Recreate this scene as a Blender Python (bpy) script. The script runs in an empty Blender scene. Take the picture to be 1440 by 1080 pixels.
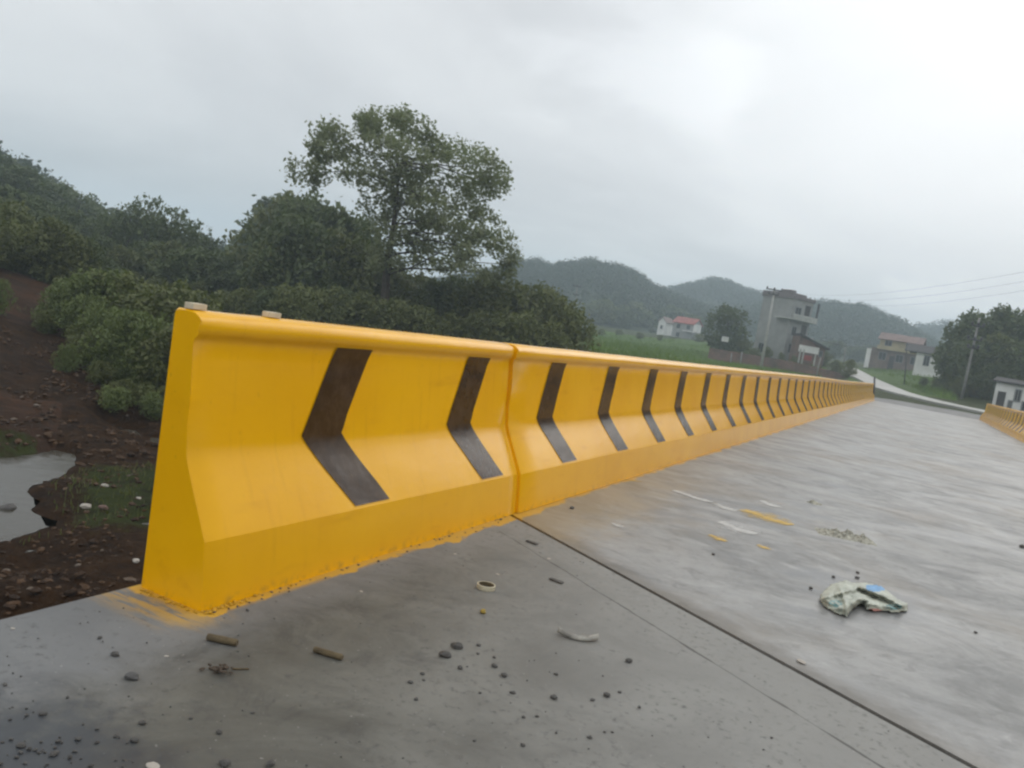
import bpy, bmesh, math, random
import numpy as np
from mathutils import Vector, Matrix, noise as mnoise

sc = bpy.context.scene
COL = sc.collection
RNG = random.Random(7)
NP = np.random.default_rng(11)

# ------------------------------------------------------------------ camera
F, YAW, PITCH, ROLL, HC = 1176.67, .444, -.0784, .1713, 1.1584
def basis():
    f = Vector((-math.sin(YAW)*math.cos(PITCH), math.cos(YAW)*math.cos(PITCH), math.sin(PITCH)))
    r = Vector((math.cos(YAW), math.sin(YAW), 0)); u = r.cross(f)
    c, s = math.cos(ROLL), math.sin(ROLL)
    return c*r+s*u, -s*r+c*u, f
CR, CU, CF = basis()
cam = bpy.data.cameras.new('camera'); camo = bpy.data.objects.new('camera', cam); COL.objects.link(camo)
cam.sensor_width = 36; cam.lens = 36*F/1440; cam.clip_start = .05; cam.clip_end = 6000
camo.matrix_world = Matrix(((CR.x, CU.x, -CF.x, 0), (CR.y, CU.y, -CF.y, 0), (CR.z, CU.z, -CF.z, HC), (0, 0, 0, 1)))
sc.camera = camo

def ray(px, py):
    d = CR*((px-720)/F) + CU*((540-py)/F) + CF
    return d
def at(px, py, D):
    d = ray(px, py); d = d/math.hypot(d.x, d.y)
    return Vector((0, 0, HC)) + d*D
def gnd(px, py, z=0.0):
    d = ray(px, py); t = (z-HC)/d.z
    return Vector((0, 0, HC)) + d*t

# ------------------------------------------------------------------ node helpers
def newmat(name):
    m = bpy.data.materials.new(name); m.use_nodes = True
    nt = m.node_tree; nt.nodes.clear()
    return m, nt
class N:
    def __init__(s, nt): s.nt = nt
    def n(s, t, **kw):
        x = s.nt.nodes.new(t)
        for k, v in kw.items(): setattr(x, k, v)
        return x
    def put(s, sock, v):
        if v is None: return
        if hasattr(v, 'is_output') or isinstance(v, bpy.types.NodeSocket): s.nt.links.new(v, sock)
        else:
            if isinstance(v, (tuple, list)) and len(v) == 3 and sock.type == 'RGBA': v = (*v, 1)
            sock.default_value = v
    def math(s, op, a, b=None, c=None, clamp=False):
        x = s.n('ShaderNodeMath', operation=op, use_clamp=clamp)
        s.put(x.inputs[0], a); s.put(x.inputs[1], b); s.put(x.inputs[2], c)
        return x.outputs[0]
    def mix(s, f, a, b, mode='MIX'):
        x = s.n('ShaderNodeMix', data_type='RGBA', blend_type=mode)
        s.put(x.inputs[0], f); s.put(x.inputs[6], a); s.put(x.inputs[7], b)
        return x.outputs[2]
    def step(s, v, lo, hi, a=0., b=1.):
        x = s.n('ShaderNodeMapRange', interpolation_type='SMOOTHSTEP')
        s.put(x.inputs[0], v); s.put(x.inputs[1], lo); s.put(x.inputs[2], hi); s.put(x.inputs[3], a); s.put(x.inputs[4], b)
        return x.outputs[0]
    def noise(s, vec, scale, detail=5, rough=.55, dist=0):
        x = s.n('ShaderNodeTexNoise'); s.put(x.inputs['Vector'], vec)
        x.inputs['Scale'].default_value = scale; x.inputs['Detail'].default_value = detail
        x.inputs['Roughness'].default_value = rough; x.inputs['Distortion'].default_value = dist
        return x.outputs['Fac']
    def coord(s, which='Object'): return s.n('ShaderNodeTexCoord').outputs[which]
    def scale(s, vec, sx, sy, sz, rot=0):
        x = s.n('ShaderNodeMapping'); s.put(x.inputs[0], vec); x.inputs['Scale'].default_value = (sx, sy, sz)
        x.inputs['Rotation'].default_value = (0, 0, rot); return x.outputs[0]
    def sep(s, vec):
        x = s.n('ShaderNodeSeparateXYZ'); s.put(x.inputs[0], vec); return x.outputs
    def bump(s, h, strength=.3, dist=.01):
        x = s.n('ShaderNodeBump'); s.put(x.inputs['Height'], h); x.inputs['Strength'].default_value = strength
        x.inputs['Distance'].default_value = dist; return x.outputs[0]
    def out(s, col, rough=.7, normal=None, spec=.5, alpha=None, extra=None):
        p = s.n('ShaderNodeBsdfPrincipled'); s.put(p.inputs['Base Color'], col); s.put(p.inputs['Roughness'], rough)
        s.put(p.inputs['Normal'], normal); s.put(p.inputs['Specular IOR Level'], spec); s.put(p.inputs['Alpha'], alpha)
        for k, v in (extra or {}).items(): s.put(p.inputs[k], v)
        o = s.n('ShaderNodeOutputMaterial'); s.nt.links.new(p.outputs[0], o.inputs[0]); return p

def simple(name, col, rough=.7, var=.2, scale=4, bump=0, spec=.4, det=4):
    m, nt = newmat(name); k = N(nt); c = k.coord()
    f = k.step(k.noise(c, scale, det), .3, .7)
    a = tuple(x*(1-var) for x in col); b = tuple(min(1, x*(1+var)) for x in col)
    k.out(k.mix(f, a, b), rough, k.bump(k.noise(c, scale*6, 4), bump, .02) if bump else None, spec)
    return m

# ------------------------------------------------------------------ object helpers
def link(name, me, mat, parent=None):
    o = bpy.data.objects.new(name, me); COL.objects.link(o)
    if mat:
        for q in (mat if isinstance(mat, (list, tuple)) else [mat]): me.materials.append(q)
    if parent: o.parent = parent
    return o
def tag(o, label=None, cat=None, group=None, kind=None):
    if label: o['label'] = label
    if cat: o['category'] = cat
    if group: o['group'] = group
    if kind: o['kind'] = kind
    return o
def empty(name, loc, rz=0, label=None, cat=None, group=None):
    o = bpy.data.objects.new(name, None); COL.objects.link(o); o.location = loc; o.rotation_euler = (0, 0, rz)
    o.empty_display_size = .1
    return tag(o, label, cat, group)
def frombm(name, bm, mat, parent=None, smooth=False):
    me = bpy.data.meshes.new(name); bm.normal_update(); bm.to_mesh(me); bm.free()
    if smooth:
        for p in me.polygons: p.use_smooth = True
    return link(name, me, mat, parent)
def pymesh(name, v, f, mat, parent=None, smooth=False):
    me = bpy.data.meshes.new(name); me.from_pydata([tuple(x) for x in v], [], f); me.update()
    if smooth: me.polygons.foreach_set('use_smooth', [True]*len(me.polygons))
    return link(name, me, mat, parent)
def box(bm, x0, x1, y0, y1, z0, z1):
    m = Matrix.Translation(((x0+x1)/2, (y0+y1)/2, (z0+z1)/2)) @ Matrix.Diagonal((x1-x0, y1-y0, z1-z0, 1))
    bmesh.ops.create_cube(bm, size=1, matrix=m)
def boxes(name, bs, mat, parent=None, bevel=0):
    bm = bmesh.new()
    for b in bs: box(bm, *b)
    if bevel: bmesh.ops.bevel(bm, geom=bm.edges[:], offset=bevel, segments=2, affect='EDGES', profile=.5)
    return frombm(name, bm, mat, parent)
def tube_bm(bm, pts, rads, n=8, cap=True):
    rings = []
    pts = [Vector(p) for p in pts]
    for i, p in enumerate(pts):
        t = (pts[min(i+1, len(pts)-1)]-pts[max(i-1, 0)]).normalized()
        a = t.orthogonal().normalized() if abs(t.z) > .9 else t.cross(Vector((0, 0, 1))).normalized()
        b = t.cross(a)
        rings.append([bm.verts.new(p + (a*math.cos(2*math.pi*k/n)+b*math.sin(2*math.pi*k/n))*rads[i]) for k in range(n)])
    for r, q in zip(rings, rings[1:]):
        for k in range(n): bm.faces.new((r[k], r[(k+1) % n], q[(k+1) % n], q[k]))
    if cap: bm.faces.new(rings[0][::-1]); bm.faces.new(rings[-1])
def copy_tree(o, parent=None):
    c = o.copy(); COL.objects.link(c)
    if parent: c.parent = parent
    for ch in o.children: copy_tree(ch, c)
    return c

# ------------------------------------------------------------------ terrain heights, by bearing (deg) and distance
TERR = {
 -180: [(1, -2.6), (40, -2.6), (80, 0), (900, 4)],
 -100: [(1, -2.6), (14, -2.6), (20, -2.0), (40, 1), (90, 9), (160, 14), (900, 20)],
 -60:  [(1, -2.6), (14, -2.6), (18, -2.35), (24, -1.6), (30, -.95), (37, -.3), (60, .5), (90, 1.8), (150, 3), (900, 8)],
 -54:  [(1, -2.6), (15, -2.6), (19, -2.4), (26, -1.7), (33, -1.1), (42, -.5), (62, .2), (90, 1.1), (150, 2), (900, 6)],
 -49:  [(1, -2.6), (18, -2.55), (24, -2.2), (34, -1.6), (60, -.7), (95, .2), (150, 1), (900, 4)],
 -42:  [(1, -2.6), (20, -2.5), (30, -1.9), (45, -1.4), (70, -1.0), (110, -.5), (900, 4)],
 -34:  [(1, -2.6), (24, -2.5), (40, -1.6), (55, -1.3), (80, -1), (200, 1), (900, 4)],
 -25:  [(1, -2.6), (28, -2.5), (42, -1.5), (60, -.9), (100, -.3), (200, 1.5), (300, 4), (900, 8)],
 -19:  [(1, -2.6), (32, -2.5), (46, -1.0), (60, -.3), (100, .1), (140, .4), (200, 2.3), (300, 5), (900, 8)],
 -12:  [(1, -2.6), (38, -2.5), (50, -.8), (60, -.2), (100, .05), (109, .1), (113, .3), (160, 2.6), (300, 5), (900, 8)],
 -7:   [(1, -2.6), (40, -2.5), (50, -.6), (58, -.1), (90, .1), (108, .1), (116, 1.5), (160, 2.8), (300, 5), (900, 8)],
 -4.9: [(1, -2.6), (42, -2.5), (50, -.7), (56, -.1), (75, .05), (104, .15), (112, 1.2), (160, 3.0), (300, 6), (900, 8)],
 -3.5: [(1, -2.6), (42, -2.5), (50, -.7), (55, -.1), (75, .5), (110, 1.45), (160, 3.2), (300, 6), (900, 8)],
 0:    [(1, -2.6), (43, -2.5), (50, -.8), (53, -.08), (57, .05), (65, .42), (76, .62), (100, 1.3), (150, 3.7), (300, 6), (900, 9)],
 4:    [(1, -2.6), (43, -2.5), (50, -.8), (53, -.08), (57, .05), (62, .38), (80, .85), (130, 3.7), (300, 6), (900, 9)],
 15:   [(1, -2.6), (40, -2.5), (50, -.6), (58, .1), (80, .8), (130, 3), (900, 9)],
 60:   [(1, -2.6), (30, -2.6), (50, -1), (80, 1), (900, 9)],
 180:  [(1, -2.6), (40, -2.6), (80, 0), (900, 4)],
}
AZK = sorted(TERR)
def col_z(a, D):
    L = TERR[a]
    if D <= L[0][0]: return L[0][1]
    for (d0, z0), (d1, z1) in zip(L, L[1:]):
        if D <= d1:
            t = (math.log(D)-math.log(d0))/(math.log(d1)-math.log(d0))
            return z0+(z1-z0)*t
    return L[-1][1]
POND = [gnd(*p, -2.68).xy for p in ((-60, 640), (30, 640), (80, 632), (118, 642), (98, 668), (52, 684), (48, 705), (60, 728), (92, 738), (60, 752), (0, 764), (-80, 790))]
RIVU = [gnd(*p, -2.68).xy for p in ((155, 600), (178, 602), (240, 619), (300, 640), (300, 646), (225, 625), (168, 607))]
PUD2 = [gnd(*p, -2.68).xy for p in ((185, 728), (240, 735), (250, 745), (200, 745))]
def inpoly(x, y, P):
    c = False; j = len(P)-1
    for i in range(len(P)):
        if (P[i][1] > y) != (P[j][1] > y) and x < (P[j][0]-P[i][0])*(y-P[i][1])/(P[j][1]-P[i][1])+P[i][0]: c = not c
        j = i
    return c
def pdist(x, y, P):
    best = 1e9
    for i in range(len(P)):
        a = P[i-1]; b = P[i]; ex, ey = b[0]-a[0], b[1]-a[1]
        t = max(0, min(1, ((x-a[0])*ex+(y-a[1])*ey)/(ex*ex+ey*ey)))
        best = min(best, math.hypot(x-a[0]-t*ex, y-a[1]-t*ey))
    return best if not inpoly(x, y, P) else -best
def terr(x, y, rough=True):
    D = math.hypot(x, y); a = math.degrees(math.atan2(x, y))
    for k0, k1 in zip(AZK, AZK[1:]):
        if k0 <= a <= k1:
            t = (a-k0)/(k1-k0); t = t*t*(3-2*t)
            z = col_z(k0, D)*(1-t)+col_z(k1, D)*t; break
    if rough:
        if D < 60 and a < -30:
            w = min(1, max(0, (60-D)/15))*min(1, (-30-a)/8)
            z += w*(.16*mnoise.fractal(Vector((x*.55, y*.55, 3)), .9, 2.1, 5)+.05*mnoise.noise(Vector((x*3, y*3, 0))))
            if D < 24:
                d = min(pdist(x, y, POND), pdist(x, y, RIVU), pdist(x, y, PUD2))+.22*mnoise.noise(Vector((x*1.7, y*1.7, 6)))+.1*mnoise.noise(Vector((x*5, y*5, 2)))
                if d < .6: z = z*min(1, max(0, d/.6)) + (-2.62)*(1-min(1, max(0, d/.6)))
                if d < .12: z = min(z, -2.66 + d*.35) if d > -.4 else -2.82
        else:
            z += min(.25, D*.002)*mnoise.noise(Vector((x*.12, y*.12, 1)))*(.25 if abs(a) < 14 else 1)
    return z
def ground_point(px, D, base=0):
    """bearing taken from the column px of the photograph near the horizon"""
    hy = 322+.1736*px
    p = at(px, hy, D); return Vector((p.x, p.y, terr(p.x, p.y)+base))

# ------------------------------------------------------------------ materials
def mat_paint():
    m, nt = newmat('yellow_paint'); k = N(nt); c = k.coord()
    n1 = k.noise(c, 1.3, 4); n2 = k.noise(k.scale(c, 1, .25, 1.2), 9, 6, .6)
    col = k.mix(k.step(n1, .3, .7), (.83, .408, .002), (.90, .465, .004))
    col = k.mix(k.math('MULTIPLY', k.step(n2, .56, .75), .35), col, (.66, .29, .003))
    z = k.sep(c)[2]
    pit = k.step(k.noise(c, 46, 3, .5), .70, .76)
    streak = k.math('MULTIPLY', k.step(k.noise(k.scale(c, 1, 9, .7), 3.0, 5, .6), .56, .74), .22)
    col = k.mix(streak, col, (.62, .27, .006))
    col = k.mix(k.math('MULTIPLY', pit, .35), col, (.40, .19, .01))
    dirt = k.math('MULTIPLY', k.step(z, .05, .0), k.step(k.noise(c, 22, 5, .65), .46, .68))
    col = k.mix(k.math('MULTIPLY', dirt, .45), col, (.22, .15, .06))
    h = k.math('ADD', k.math('MULTIPLY', k.noise(c, 7, 3), .7), k.math('MULTIPLY', k.noise(c, 60, 4), .18))
    k.out(col, k.math('ADD', .10, k.math('MULTIPLY', n2, .16)), k.bump(h, .22, .012), .30)
    return m
def mat_chev():
    m, nt = newmat('black_paint'); k = N(nt); c = k.coord()
    n = k.noise(c, 14, 6, .65)
    col = k.mix(k.step(n, .35, .75), (.042, .021, .008), (.075, .042, .020))
    k.out(col, k.math('ADD', .12, k.math('MULTIPLY', n, .18)), k.bump(k.noise(c, 9, 3), .2, .012), .34)
    return m
MX0, MX1 = (-1.885, 4.102), (.123, 2.802)
def mat_slab(deck):
    m, nt = newmat('deck_concrete' if deck else 'approach_concrete'); k = N(nt); c = k.coord()
    X, Y, Z = k.sep(c)
    if deck:
        s1 = k.noise(k.scale(c, .8, 1.1, 1, .12), 1.3, 9, .70, 1.2)
        s2 = k.noise(k.scale(c, 1.2, 2.6, 1, .08), 2.6, 9, .74, .8)
        s3 = k.noise(c, .55, 6, .62, .5)
        s4 = k.noise(c, 34, 4, .7)
        col = k.mix(k.step(s1, .32, .66), (.150, .151, .146), (.305, .300, .286))
        col = k.mix(k.math('MULTIPLY', k.step(s2, .48, .70), .42), col, (.37, .366, .358))
        col = k.mix(k.math('MULTIPLY', k.step(s2, .44, .28), .35), col, (.10, .102, .105))
        col = k.mix(k.math('MULTIPLY', k.step(s3, .50, .64), .50), col, (.205, .170, .125))
        col = k.mix(k.math('MULTIPLY', k.step(s4, .58, .70), .30), col, (.075, .072, .07))
        s6 = k.noise(k.scale(c, .8, 1.1, 1), 1.05, 9, .68, 1.0); s7 = k.noise(c, 5.5, 8, .74, .5)
        col = k.mix(k.math('MULTIPLY', k.step(s6, .50, .66), .5), col, (.375, .372, .36))
        col = k.mix(k.math('MULTIPLY', k.step(s6, .47, .36), .60), col, (.105, .110, .116))
        col = k.mix(k.math('MULTIPLY', k.step(s7, .52, .66), .45), col, (.115, .112, .105))
        col = k.mix(k.math('MULTIPLY', k.step(s7, .44, .30), .40), col, (.40, .395, .38))
        jd = k.math('ADD', Y, k.math('ADD', k.math('MULTIPLY', X, .6072), -3.291))
        col = k.mix(k.math('MULTIPLY', k.step(k.math('ADD', jd, k.math('MULTIPLY', k.noise(c, 4, 6, .7), -.35)), .04, -.14), .55), col, (.115, .098, .075))
        rough = k.math('ADD', .40, k.math('MULTIPLY', k.step(s6, .36, .62), .28))
        hgt = k.math('ADD', k.math('MULTIPLY', s2, .6), k.math('MULTIPLY', k.noise(k.scale(c, 3, 40, 1), 4, 3), .35))
        bs = .30
    else:
        s1 = k.noise(c, 1.5, 8, .66, .6); s2 = k.noise(c, 30, 6, .75); s5 = k.noise(c, 3.6, 9, .74, .8)
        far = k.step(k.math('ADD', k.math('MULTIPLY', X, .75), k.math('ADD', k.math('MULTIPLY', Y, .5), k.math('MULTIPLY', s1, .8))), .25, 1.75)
        col = k.mix(k.step(s1, .32, .68), (.072, .068, .056), (.142, .138, .118))
        col = k.mix(k.math('MULTIPLY', k.step(s5, .50, .66), .55), col, (.055, .052, .047))
        lf = k.step(k.math('ADD', X, k.math('MULTIPLY', s5, .5)), -1.35, -1.75)
        col = k.mix(k.math('MULTIPLY', lf, .55), col, (.215, .222, .232))
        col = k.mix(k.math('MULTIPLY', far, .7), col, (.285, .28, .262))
        col = k.mix(k.math('MULTIPLY', k.math('MULTIPLY', k.step(s2, .53, .66), k.step(s1, .36, .6)), .7), col, (.045, .043, .041))
        col = k.mix(k.math('MULTIPLY', k.step(k.noise(c, 60, 3, .6), .66, .72), .45), col, (.42, .41, .38))
        # dark, damp gravelly patch at the corner of the slab
        dx = k.math('ADD', X, 1.62); dy = k.math('ADD', Y, -1.12)
        r = k.math('SQRT', k.math('ADD', k.math('MULTIPLY', dx, dx), k.math('MULTIPLY', k.math('MULTIPLY', dy, dy), 1.6)))
        blot = k.math('ADD', r, k.math('MULTIPLY', k.math('ADD', k.noise(c, 9, 6, .65), -.5), 1.0))
        dk = k.step(blot, .58, .22)
        col = k.mix(k.math('MULTIPLY', dk, .88), col, (.032, .037, .044))
        # hairline cut beside the joint
        ex, ey = MX1[0]-MX0[0], MX1[1]-MX0[1]; L = math.hypot(ex, ey); nx, ny = -ey/L, ex/L
        dist = k.math('ADD', k.math('MULTIPLY', k.math('ADD', X, -MX0[0]), nx), k.math('MULTIPLY', k.math('ADD', Y, -MX0[1]), ny))
        dist = k.math('ABSOLUTE', k.math('ADD', dist, k.math('MULTIPLY', k.math('ADD', k.noise(c, 3.5, 4), -.5), .03)))
        wid = k.math('MULTIPLY', k.step(k.noise(c, 6, 4), .35, .7), .007)
        crack = k.math('LESS_THAN', dist, k.math('ADD', .0020, wid))
        crack = k.math('MULTIPLY', crack, k.step(X, -1.9, -1.85))
        col = k.mix(k.math('MULTIPLY', crack, .85), col, (.06, .056, .05))
        rough = k.math('ADD', .50, k.math('MULTIPLY', s5, .4))
        rough = k.math('MULTIPLY', rough, k.math('SUBTRACT', 1, k.math('MULTIPLY', dk, .4)))
        hgt = k.math('ADD', k.math('MULTIPLY', s1, .4), k.math('MULTIPLY', s2, .3)); bs = .35
    # yellow overspill of the barrier paint along its foot
    edge = k.math('SUBTRACT', X, -1.9956)
    nn = k.noise(k.scale(c, 1, .55, 1), 5.5, 7, .68)
    reach = k.math('MULTIPLY', k.math('ADD', nn, -.36), .34)
    if deck:
        reach = k.math('ADD', k.math('MULTIPLY', reach, .55), k.step(Y, 5.2, 4.5, 0., .05))
        m1 = k.step(k.math('SUBTRACT', edge, reach), .025, -.005)
        tan = k.step(k.math('SUBTRACT', edge, k.math('MULTIPLY', nn, .9)), .25, -.25)
        tan = k.math('MULTIPLY', tan, k.step(Y, 10, 5))
        col = k.mix(k.math('MULTIPLY', tan, .6), col, (.30, .225, .12))
    else:
        m1 = k.math('MULTIPLY', k.step(k.math('SUBTRACT', edge, reach), .02, -.005), k.step(Y, 2.03, 2.08))
        # smear in front of the end of the barrier
        yy = k.math('SUBTRACT', 2.0928, Y)
        m2 = k.step(k.math('SUBTRACT', yy, k.math('MULTIPLY', k.math('ADD', nn, -.22), .13)), .015, -.01)
        m2 = k.math('MULTIPLY', m2, k.step(X, -1.93, -1.985))
        sm = k.noise(k.scale(c, 1.2, 7, 1, .25), 3.0, 6, .7)
        m3 = k.math('MULTIPLY', k.step(sm, .42, .56), k.math('MULTIPLY', k.step(yy, .24, .06), k.step(X, -1.84, -2.02)))
        m3 = k.math('MULTIPLY', m3, k.step(yy, -.1, .0))
        m1 = k.math('MAXIMUM', m1, k.math('MAXIMUM', m2, k.math('MULTIPLY', m3, .75)))
    col = k.mix(k.math('MULTIPLY', m1, .92), col, (.56, .31, .015))
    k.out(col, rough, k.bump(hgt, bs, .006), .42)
    return m
def mat_leaf(name, a, b, c3, scale=.35, trans=.25):
    m, nt = newmat(name); k = N(nt); c = k.coord()
    oi = k.n('ShaderNodeObjectInfo').outputs['Random']
    g = k.n('ShaderNodeNewGeometry')
    isl = g.outputs['Random Per Island']
    col = k.mix(k.step(k.noise(c, scale, 3), .35, .65), a, b)
    col = k.mix(k.math('MULTIPLY', isl, .65), col, c3)
    col = k.mix(k.math('MULTIPLY', oi, .45), col, tuple(x*.62 for x in a))
    d = k.n('ShaderNodeBsdfPrincipled'); k.put(d.inputs['Base Color'], col); d.inputs['Roughness'].default_value = .55
    d.inputs['Specular IOR Level'].default_value = .3
    t = k.n('ShaderNodeBsdfTranslucent'); k.put(t.inputs[0], k.mix(.5, col, (.10, .16, .02)))
    mx = k.n('ShaderNodeMixShader'); mx.inputs[0].default_value = trans
    nt.links.new(d.outputs[0], mx.inputs[1]); nt.links.new(t.outputs[0], mx.inputs[2])
    o = k.n('ShaderNodeOutputMaterial'); nt.links.new(mx.outputs[0], o.inputs[0])
    return m
M = {}
M['paint'] = mat_paint(); M['chev'] = mat_chev(); M['slab'] = mat_slab(False); M['deck'] = mat_slab(True)
M['leaf'] = mat_leaf('leaf_dark', (.078, .102, .040), (.112, .145, .054), (.14, .17, .065))
M['leaf2'] = mat_leaf('leaf_olive', (.110, .126, .042), (.155, .170, .050), (.175, .19, .062))
M['leaf3'] = mat_leaf('leaf_fresh', (.115, .150, .045), (.155, .195, .055), (.17, .205, .065), 1.2)
M['leaf4'] = mat_leaf('leaf_far', (.013, .026, .014), (.023, .040, .020), (.03, .048, .022), .03)
M['leaf5'] = mat_leaf('leaf_tall_tree', (.19, .21, .105), (.235, .255, .135), (.25, .275, .15), .5, .45)
M['bark'] = simple('bark', (.055, .045, .036), .9, .35, 6, .5)
M['stone'] = simple('grey_stone', (.10, .098, .095), .8, .35, 9, .4)
M['stoned'] = simple('dark_stone', (.085, .080, .074), .7, .4, 30, .4)
M['stonel'] = simple('pale_stone', (.42, .38, .33), .8, .2, 30, .3)
M['wall'] = simple('grey_render', (.27, .275, .265), .9, .14, .7, .1)
M['wallw'] = simple('white_render', (.66, .66, .63), .9, .12, .6)
M['wally'] = simple('yellow_render', (.36, .31, .19), .9, .15, .6)
M['wallb'] = simple('brown_render', (.15, .115, .095), .9, .25, .9)
M['slabw'] = simple('pale_concrete_trim', (.38, .39, .36), .9, .15, 1.5)
M['rooft'] = simple('red_roof', (.30, .10, .085), .8, .25, 1.5)
M['roofp'] = simple('pink_roof', (.20, .145, .13), .85, .2, 1.2)
M['roofd'] = simple('dark_roof', (.045, .042, .042), .8, .3, 1.5)
M['parapet'] = simple('parapet_grey', (.17, .15, .15), .9, .15, 1)
M['glass'] = simple('window_glass', (.02, .024, .026), .15, .2, 1)
M['frame'] = simple('window_frame', (.20, .21, .21), .6, .1, 1)
M['conc'] = simple('pole_concrete', (.22, .215, .20), .85, .15, 2)
M['concl'] = simple('pale_pole_concrete', (.36, .355, .33), .85, .12, 2)
M['steel'] = simple('dark_steel', (.05, .05, .055), .5, .2, 3)
M['wire'] = simple('cable_black', (.03, .03, .032), .6, .1, 3)
M['cream'] = simple('cream_foam', (.60, .52, .38), .8, .08, 20, .2)
M['card'] = simple('brown_card', (.115, .085, .045), .8, .25, 40, .3)
M['tape'] = simple('cream_tape', (.48, .43, .31), .6, .12, 30)
M['filler'] = simple('joint_filler', (.018, .016, .014), .9, .3, 20)
M['abut'] = simple('abutment_concrete', (.24, .235, .22), .9, .2, 1.5, .3)
M['redcloth'] = simple('red_banner', (.28, .04, .03), .8, .15, 2)
def mat_brick():
    m, nt = newmat('red_brick'); k = N(nt); c = k.coord()
    b = k.n('ShaderNodeTexBrick'); k.put(b.inputs['Vector'], k.scale(c, 1, 1, 1)); b.inputs['Scale'].default_value = 1.2
    x, y, z = k.sep(c); cv = k.n('ShaderNodeCombineXYZ'); k.put(cv.inputs[0], k.math('ADD', x, y)); k.put(cv.inputs[1], z)
    k.put(b.inputs['Vector'], cv.outputs[0])
    k.put(b.inputs['Color1'], (.19, .095, .068)); k.put(b.inputs['Color2'], (.13, .072, .055)); k.put(b.inputs['Mortar'], (.18, .15, .13))
    n = k.step(k.noise(c, .5, 5, .6), .38, .7)
    k.out(k.mix(n, b.outputs[0], (.085, .062, .05)), .9)
    return m
M['brick'] = mat_brick()

# ------------------------------------------------------------------ ground sheet
def mat_ground():
    m, nt = newmat('bank_and_field'); k = N(nt); c = k.coord()
    at_ = k.n('ShaderNodeAttribute', attribute_name='cover'); R, G, B = k.sep(at_.outputs['Vector'])  # grass, red soil, meadow
    n1 = k.noise(c, .6, 6, .65); n2 = k.noise(c, 3, 8, .74); n3 = k.noise(c, 11, 6, .75)
    mud = k.mix(k.step(n2, .3, .7), (.021, .0098, .0042), (.078, .040, .017))
    mud = k.mix(k.math('MULTIPLY', k.step(n3, .60, .75), .5), mud, (.12, .075, .045))
    red = k.mix(k.step(n1, .3, .7), (.052, .028, .016), (.115, .054, .027))
    red = k.mix(k.step(n2, .45, .7), red, (.06, .042, .03))
    grass = k.mix(k.step(n2, .3, .7), (.035, .050, .014), (.070, .085, .022))
    fld = k.mix(k.step(k.noise(k.scale(c, .06, .22, 1, .3), 1, 4, .6), .35, .65), (.060, .115, .014), (.095, .16, .022))
    col = k.mix(k.step(k.math('ADD', G, k.math('MULTIPLY', k.math('ADD', n1, -.5), .9)), .35, .65), mud, red)
    col = k.mix(k.step(k.math('ADD', R, k.math('MULTIPLY', k.math('ADD', n2, -.5), .9)), .35, .65), col, grass)
    col = k.mix(k.step(k.math('ADD', B, k.math('MULTIPLY', k.math('ADD', n1, -.5), .5)), .35, .65), col, fld)
    rough = k.math('ADD', .45, k.math('MULTIPLY', n2, .4))
    k.out(col, rough, k.bump(k.math('ADD', n2, k.math('MULTIPLY', n3, .6)), 1., .3), .05)
    return m
def cover(x, y):
    D = math.hypot(x, y); a = math.degrees(math.atan2(x, y))
    g = r = b = 0.
    if a < -28:
        if D > 17.5: r = min(1, (D-17.5)/4)*(.30+.35*max(0, min(1, (D-26)/8)))
        if a < -53.5 and 16.3 < D < 20: r = .85
        if a < -53 and 28 < D < 37: r = .95
        if D > 34: g = min(1, (D-34)/12)
        if 11 < D < 17: g = max(g, .62*max(0, min(1, (a+54)/3))*min(1, (D-11)/1.5, (17-D)/1.5))
        g = max(g, .62*max(0, min(1, (a+51)/4))*max(0, min(1, (D-20)/5)))
        if a < -54.5 and 15 < D < 17.5: g = .55
    else:
        g = 1 if abs(a) > 30 else .45+.55*max(0, min(1, (D-34)/12))
    if -27 < a < -5.5 and 48 < D < 175: b = 1
    if -4 < a < 2.2 and 74 < D < 140: b = .9
    return g, r, b
RD_ = [(26, 52), (14, 56.5), (6, 60)]+[tuple(at(px, 322+.1736*px, D).xy) for px, D in ((1340, 63), (1300, 66), (1268, 72), (1240, 82), (1220, 96), (1206, 112), (1188, 135))]
def road_near(x, y):
    for a_, b_ in zip(RD_, RD_[1:]):
        ex, ey = b_[0]-a_[0], b_[1]-a_[1]; t_ = max(0, min(1, ((x-a_[0])*ex+(y-a_[1])*ey)/(ex*ex+ey*ey)))
        if math.hypot(x-a_[0]-t_*ex, y-a_[1]-t_*ey) < 2.4: return True
    return False
azs = []
a = -180.
while a < 180: azs.append(a); a += (.45 if -62 <= a < 10 else 3)
ds = [1.5]
while ds[-1] < 900: ds.append(ds[-1]*(1.018 if 6 < ds[-1] < 30 else 1.035))
V, FA, CV = [], [], []
for a in azs:
    s, c_ = math.sin(math.radians(a)), math.cos(math.radians(a))
    for D in ds:
        x, y = D*s, D*c_; V.append((x, y, terr(x, y)-(.06 if -6 < a < 30 and 50 < D < 140 and road_near(x, y) else 0))); CV.append(cover(x, y))
nd, na = len(ds), len(azs)
for i in range(na):
    j = (i+1) % na
    for q in range(nd-1): FA.append((i*nd+q, i*nd+q+1, j*nd+q+1, j*nd+q))
V.append((0, 0, -2.6)); CV.append((0, 0, 0))
for i in range(na): FA.append((len(V)-1, i*nd, ((i+1) % na)*nd))
gr = pymesh('ground', V, [f[::-1] for f in FA], mat_ground(), None, True); gr['kind'] = 'structure'
ca = gr.data.attributes.new('cover', 'FLOAT_VECTOR', 'POINT'); ca.data.foreach_set('vector', [q for t in CV for q in t])

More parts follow.
